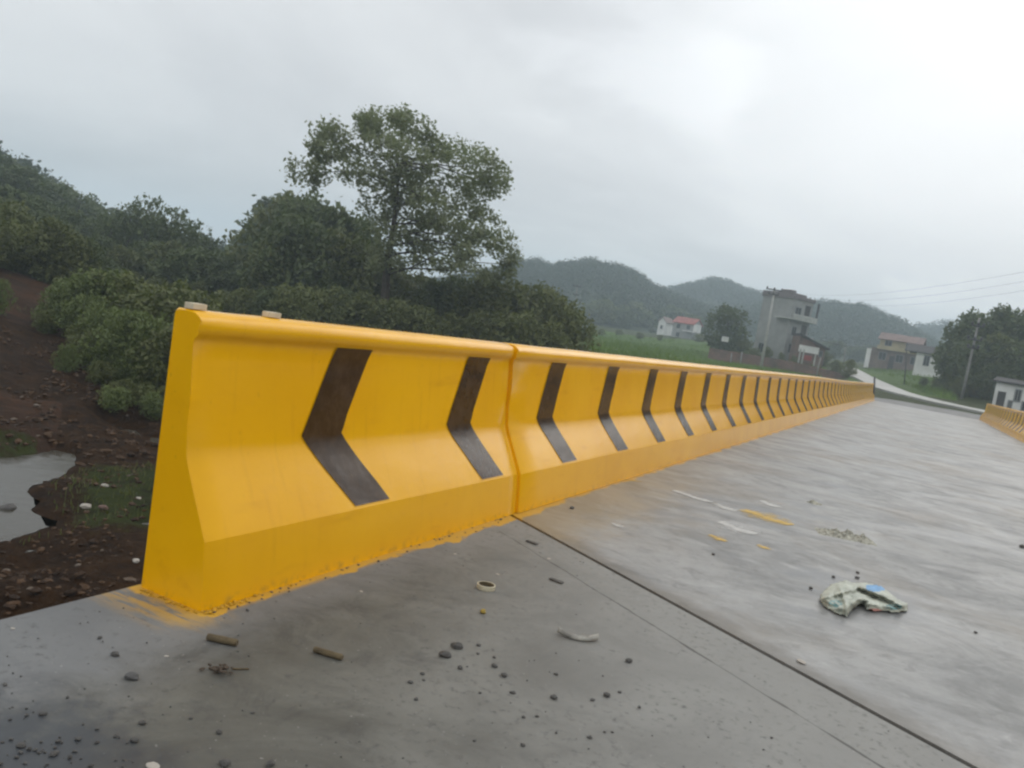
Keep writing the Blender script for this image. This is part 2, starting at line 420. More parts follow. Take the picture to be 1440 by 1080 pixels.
# pond and wet trickle
def mat_water():
    m, nt = newmat('muddy_water'); k = N(nt); c = k.coord()
    k.out((.060, .054, .042), .16, k.bump(k.noise(c, 4, 5), .25, .03), .2); return m
M['water'] = mat_water()
for P in (POND, RIVU, PUD2):
    cx = sum(p[0] for p in P)/len(P); cy = sum(p[1] for p in P)/len(P)
    big = [(p[0]+(p[0]-cx)*.25, p[1]+(p[1]-cy)*.25, -2.685) for p in P]
    w = pymesh('water', big+[(cx, cy, -2.685)], [(i, (i+1) % len(P), len(P)) for i in range(len(P))], M['water']); w['kind'] = 'structure'

# ------------------------------------------------------------------ bridge deck
XL, XR = -2.312, 3.66
def jy(x): return 4.445 - .6072*(x+1.95)
def slab(name, pts, z0, z1, mat):
    n = len(pts); v = [(x, y, z1) for x, y in pts]+[(x, y, z0) for x, y in pts]
    f = [tuple(range(n)), tuple(range(2*n-1, n-1, -1))]+[(i, i+n, (i+1) % n+n, (i+1) % n) for i in range(n)]
    o = pymesh(name, v, f, mat); o['kind'] = 'structure'; return o
slab('approach_slab', [(XL, -14), (XR, -14), (XR, jy(XR)), (XL, jy(XL))], -.45, 0, M['slab'])
slab('bridge_deck', [(XL, jy(XL)+.042), (XR, jy(XR)+.042), (XR, 52.0), (XL, 52.0)], -.8, -.002, M['deck'])
tag(slab('expansion_joint', [(XL+.01, jy(XL)+.001), (XR-.01, jy(XR)+.001), (XR-.01, jy(XR)+.041), (XL+.01, jy(XL)+.041)], -.3, -.014, M['filler']), kind='structure')
tag(slab('abutment', [(XL+.15, -14), (XR-.15, -14), (XR-.15, jy(XR)-.1), (XL+.15, jy(XL)-.1)], -3.2, -.46, M['abut']), kind='structure')
tag(slab('far_abutment', [(XL+.15, 49.5), (XR-.15, 49.5), (XR-.15, 51.9), (XL+.15, 51.9)], -3.2, -.81, M['abut']), kind='structure')

# ------------------------------------------------------------------ barriers
PROF = [(0, 0), (-.006, .06), (-.018, .16), (-.0285, .236), (-.0335, .246), (-.060, .297), (-.094, .362), (-.124, .418), (-.147, .464),
        (-.1585, .490), (-.1655, .512), (-.169, .535), (-.180, .61), (-.195, .72), (-.209, .83), (-.2155, .888), (-.212, .906), (-.199, .918), (-.190, .934),
        (-.188, .952), (-.193, .970), (-.205, .986), (-.226, .9965), (-.26, .9995), (-.306, .998), (-.318, .990), (-.3205, .975), (-.300, 0)]
def fx(z):
    for (x0, z0), (x1, z1) in zip(PROF, PROF[1:]):
        if z0 <= z <= z1: return x0+(x1-x0)*(z-z0)/(z1-z0)
    return PROF[0][0]
def hs(y):  # the far stretch sags a little
    t = min(1, max(0, (y-20)/14)); return 1-.040*t*t*(3-2*t)
def barrier_body(name, y0, y1, sgn, X, parent, step=.3, wob=.0035):
    n = max(2, int((y1-y0)/step)+1)
    ys = [y0, y0+.008]+[y0+(y1-y0)*i/n for i in range(1, n)]+[y1-.008, y1]
    v, f = [], []
    k = len(PROF)
    for i, y in enumerate(ys):
        cap = i in (0, len(ys)-1)
        for j, (px, pz) in enumerate(PROF):
            cxm, czm = -.19, .45
            x, z = px, pz*hs(y)
            if cap: x += (.006 if px < cxm else -.006)
            w = wob*mnoise.noise(Vector((y*1.1, pz*3, X)))+.0018*mnoise.noise(Vector((y*5, pz*9, X)))
            if pz < .01: w *= .3
            if cap and pz > .98: z -= .006
            v.append((X+sgn*(x+w), y, z + (w if pz > .9 else 0)))
    for i in range(len(ys)-1):
        for j in range(k-1):
            q = (i*k+j, (i+1)*k+j, (i+1)*k+j+1, i*k+j+1); f.append(q if sgn > 0 else q[::-1])
    c0 = tuple(range(k)); c1 = tuple((len(ys)-1)*k+j for j in range(k))
    f.append(c0 if sgn > 0 else c0[::-1]); f.append(c1[::-1] if sgn > 0 else c1)
    o = pymesh(name, v, f, M['paint'], parent, True)
    me = o.data
    me.polygons[-1].use_smooth = False; me.polygons[-2].use_smooth = False
    try:
        es = {}
        me.set_sharp_from_angle(angle=math.radians(38))
        sh = me.attributes['sharp_edge'].data
        for e in me.edges:
            a_, b_ = e.vertices
            if a_ % k == b_ % k and a_ % k in (3, 4): sh[e.index].value = True
    except Exception: pass
    return o
def chevron(y, sgn, X, parent, rng):
    zs = [.9049, .86, .80, .74, .68, .62, .57, .542, .51, .48, .45, .41, .37, .33, .29, .262, .250]
    jig = rng.uniform(-.012, .012)
    v, f = [], []
    def off(z):
        if z > .542: t = (z-.542)/(.9049-.542); return -.1987*(1-t)
        t = (.542-z)/(.542-.2406); return -.1987+(.0693+.1987)*t
    N_ = 4
    for z in zs:
        w = .2546+.006*(1 if z < .6 else 0)
        zz = z*hs(y)
        for q in range(N_+1):
            yy = y+jig+off(z)+w*q/N_+(.004*mnoise.noise(Vector((y*3, z*14, q))) if q in (0, N_) else 0)
            wv = .0035*mnoise.noise(Vector((yy*1.1, z*3, X)))+.0018*mnoise.noise(Vector((yy*5, z*9, X)))
            v.append((X+sgn*(fx(z)+wv+.0042), yy, zz+.001))
    for i in range(len(zs)-1):
        for q in range(N_):
            a_ = i*(N_+1)+q; b_ = a_+N_+1
            r = (a_, b_, b_+1, a_+1); f.append(r if sgn > 0 else r[::-1])
    return pymesh('chevron', v, f, M['chev'], parent, True)
BX = -1.9956
rg = random.Random(3)
nb = empty('concrete_barrier', (BX-.15, 3.3, 0), 0, 'short yellow concrete barrier block with two black chevrons at the near end', 'barrier', 'yellow chevron barriers on the bridge')
fb = empty('concrete_barrier', (BX-.15, 28, 0), 0, 'long yellow concrete barrier with a row of black chevrons running down the bridge', 'barrier', 'yellow chevron barriers on the bridge')
rb = empty('concrete_barrier', (3.47, 28, 0), 0, 'yellow concrete barrier across the deck in front of the white building', 'barrier', 'yellow chevron barriers on the bridge')
bpy.context.view_layer.update()
def keep(o, p): o.matrix_parent_inverse = p.matrix_world.inverted(); return o
keep(barrier_body('body', 2.0928, 4.538, 1, BX, nb, .12), nb)
keep(barrier_body('body', 4.580, 51.77, 1, BX+.010, fb, .28), fb)
keep(barrier_body('body', 1.4, 51.77, -1, BX+5.3156, rb, .4), rb)
for i in range(43):
    y = 2.8807+1.1522*i
    if y > 51.2: break
    p = nb if i < 2 else fb
    keep(chevron(y, 1, BX+(0 if i < 2 else .010), p, rg), p)
for i in range(26, 43):
    y = 2.8807+1.1522*i
    if y > 51.2: break
    keep(chevron(y, -1, BX+5.3156, rb, rg), rb)
# lumpy yellow mortar stopping the gap between the two blocks
v, f = [], []
for i, y in enumerate((4.530, 4.552, 4.566, 4.588)):
    for (px, pz) in PROF:
        s = (-.016, -.011, -.012, -.014)[i]
        v.append((BX+px*(1)+(s if px > -.25 else -s)+.005*mnoise.noise(Vector((pz*11, y*30, 1))), y, min(pz, .985)))
kk = len(PROF)
for i in range(3):
    for j in range(kk-1): f.append((i*kk+j, (i+1)*kk+j, (i+1)*kk+j+1, i*kk+j+1))
keep(pymesh('mortar_joint', v, f, M['paint'], fb, True), fb)

# cream blocks lying on the coping
for px, py, lx, rz, lab in ((275, 434, .034, .08, 'cream block on the corner of the yellow barrier end'), (382, 443.5, .031, -.05, 'cream block on the barrier top, above the first chevron')):
    g = gnd(px, py, 1.0)
    g.x = BX-.262
    d = ray(px, py); t = (g.x)/d.x; y = d.y*t
    bm = bmesh.new(); box(bm, -.020, .020, -lx, lx, 0, .020)
    bmesh.ops.bevel(bm, geom=bm.edges[:], offset=.0012, segments=1, affect='EDGES')
    o = frombm('foam_block', bm, M['cream']); o.location = (g.x, y, 1.0005); o.rotation_euler = (0, 0, rz)
    tag(o, lab, 'block', 'cream blocks on the barrier')

# ------------------------------------------------------------------ debris on the slab
def stone_mesh(name, seed, mat, sub=2, flat=.6):
    bm = bmesh.new(); bmesh.ops.create_icosphere(bm, subdivisions=sub, radius=1)
    for v_ in bm.verts:
        d = 1+.35*mnoise.noise(v_.co*1.3+Vector((seed*7, 0, 0)))+.12*mnoise.noise(v_.co*3.5+Vector((0, seed*5, 0)))
        v_.co = Vector((v_.co.x*d, v_.co.y*d*.8, max(-.75, v_.co.z*d)*flat+.75*flat*.9))
    me = bpy.data.meshes.new(name); bm.to_mesh(me); bm.free(); me.materials.append(mat); return me
SM = [stone_mesh('pebble', s, M['stoned']) for s in range(4)]; SG = [stone_mesh('pebble', s+9, M['stone']) for s in range(3)]
SL = [stone_mesh('pebble', s+20, M['stonel']) for s in range(2)]
def put(name, me, p, r, lab, cat, group=None, rz=None):
    o = bpy.data.objects.new(name, me); COL.objects.link(o); o.location = p; o.scale = (r, r, r*RNG.uniform(.7, 1)); o.rotation_euler = (0, 0, RNG.uniform(0, 6.3) if rz is None else rz)
    return tag(o, lab, cat, group)
PB = [(626, 923, 10, 'dark brown pebble, nearer of the two big ones below the tape roll'), (643, 911, 9, 'dark pebble touching the farther side of the biggest brown pebble'),
      (647, 940, 5), (594, 948, 4), (577, 960, 4.5), (596, 957, 2.5), (585, 984, 4), (673, 908, 4), (672, 920, 2.6), (673, 926, 2.4), (695, 925, 3), (695, 938, 5),
      (709, 951, 5.5), (721, 975, 4.5), (736, 1009, 3.6), (755, 1008, 3.2), (779, 982, 6), (782, 949, 3.4), (833, 985, 4), (853, 979, 6), (871, 974, 3), (899, 995, 3),
      (884, 931, 6), (829, 1038, 4), (735, 1049, 4), (782, 1031, 2.5), (838, 923, 2), (779, 918, 2), (747, 889, 2), (830, 862, 2.4), (803, 849, 2.2), (723, 1011, 2), (675, 975, 2.5), (610, 976, 2.2),
      (667, 1042, 3), (861, 1030, 2.5), (850, 1030, 2.5), (161, 922, 6), (140, 898, 3.5), (200, 1018, 5.5), (189, 1042, 6), (308, 1031, 5), (268, 1011, 3), (355, 1003, 3), (316, 1076, 8), (380, 1076, 7), (60, 1005, 5), (110, 1040, 5), (30, 1050, 6), (75, 1062, 6),
      (804, 715, 4.5), (1206, 806, 3), (1205, 813, 3.6), (1172, 812, 3), (1140, 828, 3.4), (1003, 780, 3), (1372, 890, 2.6), (1437, 770, 4), (1085, 1038, 2.5)]
for i, q in enumerate(PB):
    if q[2] < 2.5: continue
    g = gnd(q[0], q[1]); dep = (g-Vector((0, 0, HC))).length
    r = q[2]*dep/F*.92
    deck = g.y > jy(g.x)
    lab = q[3] if len(q) > 3 else ('small dark pebble lying on the streaked bridge deck' if deck else 'small dark pebble scattered on the grey approach slab')
    put('pebble', SM[i % 4], g, r, lab, 'pebble', 'pebbles on the bridge deck' if deck else 'pebbles on the approach slab')
for (px, py, r, lab) in ((184, 954, 9, 'blue grey stone near the dark gravel corner of the slab'),):
    g = gnd(px, py); put('stone', SG[0], g, r*(g-Vector((0, 0, HC))).length/F, lab, 'stone', None, .3)
for i, (px, py, r) in enumerate(((234, 923, 3), (18, 884, 3), (1127, 931, 7), (700, 748+60, 3), (215, 1078, 9), (640, 779, 2.5), (772, 786, 3.5), (508, 742+90, 3))):
    g = gnd(px, py); o = put('chip', SL[i % 2], g, r*(g-Vector((0, 0, HC))).length/F, 'pale plaster chip on the concrete' if i != 2 else 'pale plaster chip beside the expansion joint', 'chip', 'pale chips on the concrete'); o.scale.z *= .35
# fine grit
def scatter_mesh(name, pts, rad, base, mat, seed=1):
    bv = [tuple(v_.co) for v_ in base.vertices]; bf = [tuple(p.vertices) for p in base.polygons]
    bv = np.array(bv); r_ = np.random.default_rng(seed); vs, fs = [], []
    for i, (p, r) in enumerate(zip(pts, rad)):
        a_ = r_.uniform(0, 6.28); c_, s_ = math.cos(a_), math.sin(a_)
        q = bv*np.array([r, r*r_.uniform(.7, 1.2), r*r_.uniform(.6, 1.1)]); q = np.stack([q[:, 0]*c_-q[:, 1]*s_, q[:, 0]*s_+q[:, 1]*c_, q[:, 2]], 1)+np.array(p)
        o_ = len(bv)*i; vs.append(q); fs += [tuple(x+o_ for x in t) for t in bf]
    return pymesh(name, np.concatenate(vs), fs, mat)
LP = stone_mesh('grit', 3, M['stoned'], 1)
pts, rad = [], []
for _ in range(900):
    x, y = RNG.uniform(-2.2, .5), RNG.uniform(.9, 4.3)
    if y > jy(x)-.05 or (x < -1.93 and y > 2.0): continue
    if RNG.random() > .35+.65*max(0, 1-math.hypot(x+1.6, y-1.2)/1.2): continue
    pts.append((x, y, 0)); rad.append(RNG.uniform(.0015, .0042))
for _ in range(420):
    a_, q = RNG.uniform(0, 6.28), abs(RNG.gauss(0, .22)); x, y = -1.66+math.cos(a_)*q, 1.12+math.sin(a_)*q*.8
    pts.append((x, y, 0)); rad.append(RNG.uniform(.0025, .0075))
for _ in range(60):
    y = RNG.uniform(2.1, 4.4); x = BX+abs(RNG.gauss(.015, .03)); pts.append((x, y, 0)); rad.append(RNG.uniform(.003, .008))
tag(scatter_mesh('grit', pts, rad, LP, M['stoned']), 'dark grit strewn over the approach slab', 'grit', kind='stuff')
# yellow splashed crumbs at the foot of the barrier
pts, rad = [], []
for _ in range(46):
    y = 2.09+abs(RNG.gauss(0, .16)); x = BX+abs(RNG.gauss(.004, .014)); pts.append((x, y, 0)); rad.append(RNG.uniform(.004, .010))
for _ in range(40):
    y = 2.085-abs(RNG.gauss(0, .012)); x = BX-RNG.uniform(.0, .30); pts.append((x, y, 0)); rad.append(RNG.uniform(.003, .008))
M['crumb'] = simple('yellow_crumb', (.56, .31, .015), .5, .25, 60, .3)
tag(scatter_mesh('paint_crumbs', pts, rad, LP, M['crumb'], 5), 'yellow paint crumbs along the foot of the barrier end', 'crumbs', kind='stuff')
# yellow lump
g = gnd(679, 862); put('paint_lump', stone_mesh('paint_lump', 31, simple('olive_lump', (.30, .21, .03), .6, .3, 40, .3), 2, .8), g, .0155, 'small yellow brown paint lump nearer than the tape roll', 'lump')
# brown leaf clump and twig
g = gnd(308, 945)
pts = [(g.x+RNG.gauss(0, .016), g.y+RNG.gauss(0, .012), RNG.uniform(0, .012)) for _ in range(26)]
tag(scatter_mesh('soil_clod', pts, [RNG.uniform(.005, .012) for _ in pts], LP, simple('brown_soil', (.07, .05, .035), .9, .3, 60), 8), 'crumbly brown clod on the slab below the near brown stick', 'clod')
def rod(name, p0, p1, r, mat, lab, cat, group=None, n=12, jag=.0):
    bm = bmesh.new(); p0, p1 = Vector(p0), Vector(p1); c_ = (p0+p1)/2
    ks = [0, .04, .3, .5, .7, .96, 1]
    tube_bm(bm, [p0.lerp(p1, t)-c_+Vector((0, 0, jag*mnoise.noise(Vector((t*4, r*900, 0))))) for t in ks], [r*.82, r, r*.97, r*1.02, r*.98, r, r*.8], n)
    o = frombm(name, bm, mat, None, True); o.location = c_; o.data.set_sharp_from_angle(angle=.7); return tag(o, lab, cat, group)
up = Vector((0, 0, .0125))
rod('stick', gnd(291, 900)+up*.9, gnd(333, 909)+up*.9, .0112, M['card'], 'thick brown stick on the slab just below the barrier corner', 'stick', 'brown sticks on the slab')
rod('stick', gnd(441, 917)+up*.8, gnd(481, 929)+up*.8, .0100, M['card'], 'thinner brown stick between the barrier corner and the dark pebbles', 'stick', 'brown sticks on the slab')
rod('twig', gnd(326, 942)+up*.25, gnd(350, 942)+up*.25, .0025, M['card'], 'short thin twig beside the crumbly brown clod', 'twig')
# tape roll
def ring(name, R0, R1, h, mat, arc=2*math.pi, seg=40):
    bm = bmesh.new(); rows = []
    prof = [(R0, 0), (R1-.001, 0), (R1, .001), (R1, h-.001), (R1-.001, h), (R0, h)]
    full = arc > 6.2
    n = seg if full else seg+1
    for i in range(n):
        a_ = arc*i/seg
        rows.append([bm.verts.new((r*math.cos(a_), r*math.sin(a_), z)) for r, z in prof])
    for i in range(n if full else n-1):
        A, B = rows[i], rows[(i+1) % n]
        for k_ in range(6): bm.faces.new((A[k_], A[(k_+1) % 6], B[(k_+1) % 6], B[k_]))
    if not full: bm.faces.new(rows[0][::-1]); bm.faces.new(rows[-1])
    bmesh.ops.recalc_face_normals(bm, faces=bm.faces[:])
    return frombm(name, bm, mat)
g = gnd(683, 827.5); t = empty('tape_roll', g, 0, 'cream ring of tape lying flat on the slab', 'tape roll')
o = ring('tape', .0345, .040, .019, M['tape'], seg=48); o.parent = t
o = ring('core', .0325, .0343, .0185, M['card'], seg=48); o.parent = t
# curled strip
g = gnd(812, 899)
bm = bmesh.new(); L_ = []
for i in range(21):
    u = -1+2*i/20; x = u*.078; y = .020*u*u*1.3-.01; lift = .003+.010*max(0, abs(u)-.45)
    L_.append((x, y, lift))
rows = []
for (x, y, l) in L_:
    e = abs(x)/.078
    rows.append([bm.verts.new(q) for q in ((x, y-.009, l), (x, y+.009, l+.002), (x, y+.008, l+.014+.006*e), (x, y-.007, l+.010+.008*e))])
for A, B in zip(rows, rows[1:]):
    for k_ in range(4): bm.faces.new((A[k_], B[k_], B[(k_+1) % 4], A[(k_+1) % 4]))
bm.faces.new(rows[0]); bm.faces.new(rows[-1][::-1]); bmesh.ops.recalc_face_normals(bm, faces=bm.faces[:])
o = frombm('curled_strip', bm, simple('grey_tape', (.30, .285, .25), .7, .5, 18), None, True); o.location = g; o.rotation_euler = (0, 0, .42)
tag(o, 'grey curled scrap of tape with upturned ends on the slab', 'tape scrap')
# dark flat pieces
for px, py, lab in ((748, 764, 'flat dark scrap by the barrier end of the thin crack'), (782, 818, 'flat dark scrap to the side of the tape roll')):
    g = gnd(px, py); bm = bmesh.new(); bmesh.ops.create_grid(bm, x_segments=6, y_segments=3, size=1)
    for v_ in bm.verts: v_.co = Vector((v_.co.x*.034+.006*mnoise.noise(v_.co*2), v_.co.y*.012, .004+.004*mnoise.noise(v_.co*3)))
    r_ = bmesh.ops.extrude_face_region(bm, geom=bm.faces[:]); bmesh.ops.translate(bm, vec=(0, 0, .004), verts=[e for e in r_['geom'] if isinstance(e, bmesh.types.BMVert)])
    bmesh.ops.recalc_face_normals(bm, faces=bm.faces[:])
    o = frombm('scrap', bm, M['stoned']); o.location = g; o.rotation_euler = (0, 0, -.15); tag(o, lab, 'scrap', 'dark scraps beside the joint')
# mortar heap and crumb
M['mort'] = simple('mortar_crumb', (.37, .36, .30), .9, .45, 45, .5)
def heap(px0, px1, py0, py1, w, hmax, lab, seed):
    A, B = gnd(px0, py0), gnd(px1, py1); d = B-A; L_ = d.length; n, mrow = 60, 16; v, f = [], []
    for i in range(n+1):
        for j in range(mrow+1):
            u, q = i/n*2-1, j/mrow*2-1; x, y = u*L_/2, q*w*(1+.45*mnoise.noise(Vector((u*4, seed, 0))))
            e = max(0, 1-abs(u)**3)*max(0, 1-q*q)
            z = hmax*e*max(.25, .6+.55*mnoise.noise(Vector((x*13, y*13, seed)))+.5*mnoise.noise(Vector((x*38, y*38, seed))))-.002
            v.append((x, y+.03*mnoise.noise(Vector((u*3, 3, seed))), z))
    for i in range(n):
        for j in range(mrow): a_ = i*(mrow+1)+j; f.append((a_, a_+mrow+1, a_+mrow+2, a_+1))
    o = pymesh('mortar_heap', v, f, M['mort']); o.location = (A+B)/2; o.rotation_euler = (0, 0, math.atan2(d.y, d.x)); return tag(o, lab, 'mortar heap', 'heaps of crumbled mortar')
heap(1148, 1230, 746, 763, .115, .055, 'long low heap of olive grey crumbled mortar beyond the white sack', 4)
heap(1137, 1154, 705, 710, .06, .03, 'tiny heap of crumbled mortar beyond the long heap', 6)

# crumpled sack
OUT = [(685, 868), (700, 830), (760, 772), (850, 748), (900, 766), (985, 766), (1080, 786), (1180, 866), (1237, 892), (1240, 938), (1180, 944), (1080, 940), (985, 932), (962, 892), (930, 905), (892, 930), (862, 974), (790, 950), (720, 912)]
OUT = [(1000+x/4.5, 650+y/4.5) for x, y in OUT]
def sack():
    n = 64; v, f, idx, mats = [], [], {}, []
    def lift(px, py):
        d = -pdist(px, py, OUT); e = min(1, max(0, d/7))
        u, w_ = (px-1210), (py-840)
        z = .008+.024*e*(.8+.4*mnoise.noise(Vector((px*.04, py*.07, 2))))
        r1 = py-(821+.42*(px-1200)); z += (.034*math.exp(-abs(r1)/3.5)-.016*math.exp(-((r1-6)/3.)**2))*e*(px > 1196)
        r2 = py-(838-.30*(px-1170)); z += .026*e*math.exp(-abs(r2)/3.)*(px < 1206)
        r4 = px-(1186+.35*(py-840)); z += .016*e*math.exp(-abs(r4)/2.5)
        z += .022*e*(.5-abs(mnoise.noise(Vector((px*.09, py*.16, 5)))))
        r3 = math.hypot(px-1207, (py-850)*1.1); z += .030*math.exp(-(r3/13)**2)*e
        z = max(.003, z)
        return z
    xs = [1150+(1278-1150)*i/n for i in range(n+1)]; ys = [813+(870-813)*j/36 for j in range(37)]
    for i, x in enumerate(xs):
        for j, y in enumerate(ys):
            if inpoly(x, y, OUT) or pdist(x, y, OUT) < 1.2:
                g_ = gnd(x, y); z = lift(x, y); k_ = z/HC
                # a raised point is brought towards the lens so that it keeps its place
                p = g_+(Vector((0, 0, HC))-g_)*k_
                idx[i, j] = len(v); v.append(p)
    for i in range(n):
        for j in range(36):
            q = [(i, j), (i, j+1), (i+1, j+1), (i+1, j)]
            if all(t_ in idx for t_ in q):
                f.append(tuple(idx[t_] for t_ in q)); x, y = xs[i], ys[j]
                m_ = 0
                def hit(cx, cy, rx, ry): return ((x-cx)/rx)**2+((y-cy)/ry)**2 < 1
                if hit(1231, 826.5, 14, 4.2) or hit(1222, 823.5, 6, 2.4): m_ = 1
                if (hit(1174, 848, 9, 5) or hit(1256, 852, 12, 4)) and mnoise.noise(Vector((x*.5, y*.7, 0))) > -.05: m_ = 2
                if hit(1228, 857, 12, 1.6): m_ = 3
                mats.append(m_)
    c_ = Vector((sum(p.x for p in v)/len(v), sum(p.y for p in v)/len(v), 0))
    v = [p-c_ for p in v]
    base = simple('sack_weave', (.42, .44, .37), .6, .18, 14, .25)
    o = pymesh('empty_sack', v, f, [base, simple('sack_print_blue', (.14, .32, .55), .6, .15, 30), simple('sack_print_teal', (.20, .34, .34), .6, .2, 30), simple('sack_print_red', (.42, .20, .17), .6, .2, 30)], None, True)
    o.data.polygons.foreach_set('material_index', mats)
    s = o.modifiers.new('thickness', 'SOLIDIFY'); s.thickness = .003
    o.location = c_
    tag(o, 'crumpled whitish woven sack with blue and teal print lying on the deck', 'sack')
sack()

# paint smears on the deck
def mat_smear(name, col):
    m, nt = newmat(name); k = N(nt); c = k.coord()
    n = k.noise(k.scale(c, 3, 7, 1, .12), 4.5, 8, .75)
    e = k.n('ShaderNodeAttribute', attribute_name='middle').outputs['Fac']
    n2 = k.noise(c, 7, 5, .7)
    a_ = k.step(k.math('ADD', k.math('MULTIPLY', k.math('ADD', n, n2), .5), k.math('MULTIPLY', e, .30)), .58, .86)
    k.out(col, .6, None, .4, k.math('MULTIPLY', a_, .8)); return m
MW, MY = mat_smear('white_smear', (.62, .61, .58)), mat_smear('yellow_smear', (.66, .42, .06))
def smear(px0, py0, px1, py1, w, mat, lab, grp, seed, bow=0):
    A, B = gnd(px0, py0), gnd(px1, py1); d = B-A; nrm = Vector((-d.y, d.x, 0)).normalized(); n = 28; v, f = [], []
    c_ = (A+B)/2
    for i in range(n+1):
        t_ = i/n; s_ = 2.3*w*(math.sin(math.pi*(t_*.94+.03))**.6)*(1+.55*mnoise.noise(Vector((t_*9, seed, 0))))
        m_ = A.lerp(B, t_)+nrm*(bow*math.sin(math.pi*t_)+.5*w*mnoise.noise(Vector((t_*5, seed, 4))))-c_
        for q in (m_-nrm*s_*2.4, m_, m_+nrm*s_*2.4): v.append((q.x, q.y, .0025))
    for i in range(n): f += [(3*i, 3*i+1, 3*i+4, 3*i+3), (3*i+1, 3*i+2, 3*i+5, 3*i+4)]
    o = pymesh('paint_smear', v, f, mat); ma = o.data.attributes.new('middle', 'FLOAT', 'POINT'); ma.data.foreach_set('value', [0. if j % 3 != 1 or j < 3 or j > 3*n-1 else 1. for j in range(3*n+3)]); o.location = (c_.x, c_.y, 0); return tag(o, lab, 'paint smear', grp)
smear(944, 689, 1010, 709, .028, MW, 'thin white paint line on the deck nearest the yellow barrier', 'paint smears on the deck', 1, -.02)
smear(1000, 706, 1036, 720, .034, MW, 'white paint smear between the thin white line and the yellow smear', 'paint smears on the deck', 2)
smear(1040, 716, 1114, 739, .062, MY, 'broad yellow paint smear on the deck', 'paint smears on the deck', 3, .01)
smear(1070, 704, 1096, 714, .055, MW, 'small white paint dab just beyond the yellow smear', 'paint smears on the deck', 4)
smear(1008, 734, 1066, 752, .065, MW, 'pale white paint smear nearer than the yellow smear', 'paint smears on the deck', 5)
smear(998, 752, 1022, 762, .022, MY, 'faint yellow dab nearer than the pale smear', 'paint smears on the deck', 6)
smear(1066, 766, 1082, 773, .018, MY, 'tiny yellow dab in line with the mortar heap', 'paint smears on the deck', 7)
smear(860, 736, 878, 742, .016, MW, 'small white paint dab between the tan stain and the joint', 'paint smears on the deck', 8)
smear(820, 668, 905, 678, .012, MY, 'thin yellow paint drip along the foot of the long barrier', 'paint smears on the deck', 9)

# ------------------------------------------------------------------ vegetation
def quads(name, C, S, mat, parent=None, seed=0, flat=.35):
    r_ = np.random.default_rng(seed); n = len(C)
    nrm = r_.normal(size=(n, 3)); nrm[:, 2] = np.abs(nrm[:, 2])+flat; nrm /= np.linalg.norm(nrm, axis=1)[:, None]
    t = r_.normal(size=(n, 3)); t -= (t*nrm).sum(1)[:, None]*nrm; t /= np.linalg.norm(t, axis=1)[:, None]
    b = np.cross(nrm, t); S = np.asarray(S)[:, None]; w = r_.uniform(.42, .7, (n, 1))
    V_ = np.stack([C-t*S, C+b*S*w+t*S*.15-nrm*S*.12, C+t*S, C-b*S*w+t*S*.1-nrm*S*.12], 1).reshape(-1, 3)
    me = bpy.data.meshes.new(name); me.vertices.add(4*n); me.vertices.foreach_set('co', V_.ravel())
    me.loops.add(4*n); me.loops.foreach_set('vertex_index', np.arange(4*n, dtype=np.int32))
    me.polygons.add(n); me.polygons.foreach_set('loop_start', np.arange(0, 4*n, 4, dtype=np.int32)); me.polygons.foreach_set('loop_total', np.full(n, 4, dtype=np.int32))
    me.update(calc_edges=True); me.validate()
    return link(name, me, mat, parent)
def blob_points(blobs, per, r_, shell=.55):
    out = []
    for (c, rad, dens) in blobs:
        n = int(per*dens); d = r_.normal(size=(n, 3)); d /= np.linalg.norm(d, axis=1)[:, None]
        rr = r_.uniform(shell**3, 1, n)**(1/3)
        d *= rr[:, None]
        # small clumps inside the blob give light and dark
        out.append(np.array(c)+d*np.array(rad))
    return np.concatenate(out)
def clump(P, r_, k=7, spread=.22):
    n = len(P)//k
    C = P[:n]; out = np.repeat(C, k, 0)+r_.normal(size=(n*k, 3))*spread
    return out
def make_tree(seed, h=1., w=.42, low=.12, leaf=.045, n=2600, mat='leaf', kind='round'):
    """unit-height tree: trunk with limbs and a crown of leaf clumps"""
    r_ = np.random.default_rng(seed); rr = random.Random(seed)
    root = bpy.data.objects.new('tree', None); root.empty_display_size = .1
    blobs = []
    nb_ = 15 if kind == 'round' else 18
    for i in range(nb_):
        t_ = low+(1-low)*((i+.5)/nb_); tt = (t_-low)/(1-low)
        if kind == 'round': env = w*math.sin(math.pi*min(1, .12+.82*tt))**.7
        elif kind == 'spire': env = w*(1.02-tt)**.8*1.1
        else: env = w*(.55+.45*math.sin(math.pi*tt))
        a_ = i*2.4+rr.uniform(-.5, .5); rad = env*rr.uniform(.45, .68)+.02
        d_ = env*rr.uniform(.35, .75)
        blobs.append(((math.cos(a_)*d_, math.sin(a_)*d_, t_*.93), (rad, rad, rad*rr.uniform(.5, .75)), rad/w*rr.uniform(.8, 1.2)))
    P = blob_points(blobs, n/nb_*1.9/1., r_)
    P = clump(P[r_.permutation(len(P))], r_, 6, .028)
    P = P[P[:, 2] > low*.4]
    cr_ = quads('crown', P, r_.uniform(.6, 1.2, len(P))*leaf, M[mat], root, seed)
    bm = bmesh.new()
    tube_bm(bm, [(0, 0, -.05), (.01, 0, low+.1), (-.01, .01, .5), (.01, 0, .82)], [.026, .02, .014, .005], 7)
    for b_ in blobs[::2]:
        c = Vector(b_[0]); z0 = max(low, c.z-.22); tube_bm(bm, [(0, 0, z0), c*.5+Vector((0, 0, z0*.5+.02)), c], [.010, .007, .003], 5)
    frombm('trunk', bm, M['bark'], root, True)
    return root
PROTO = {}
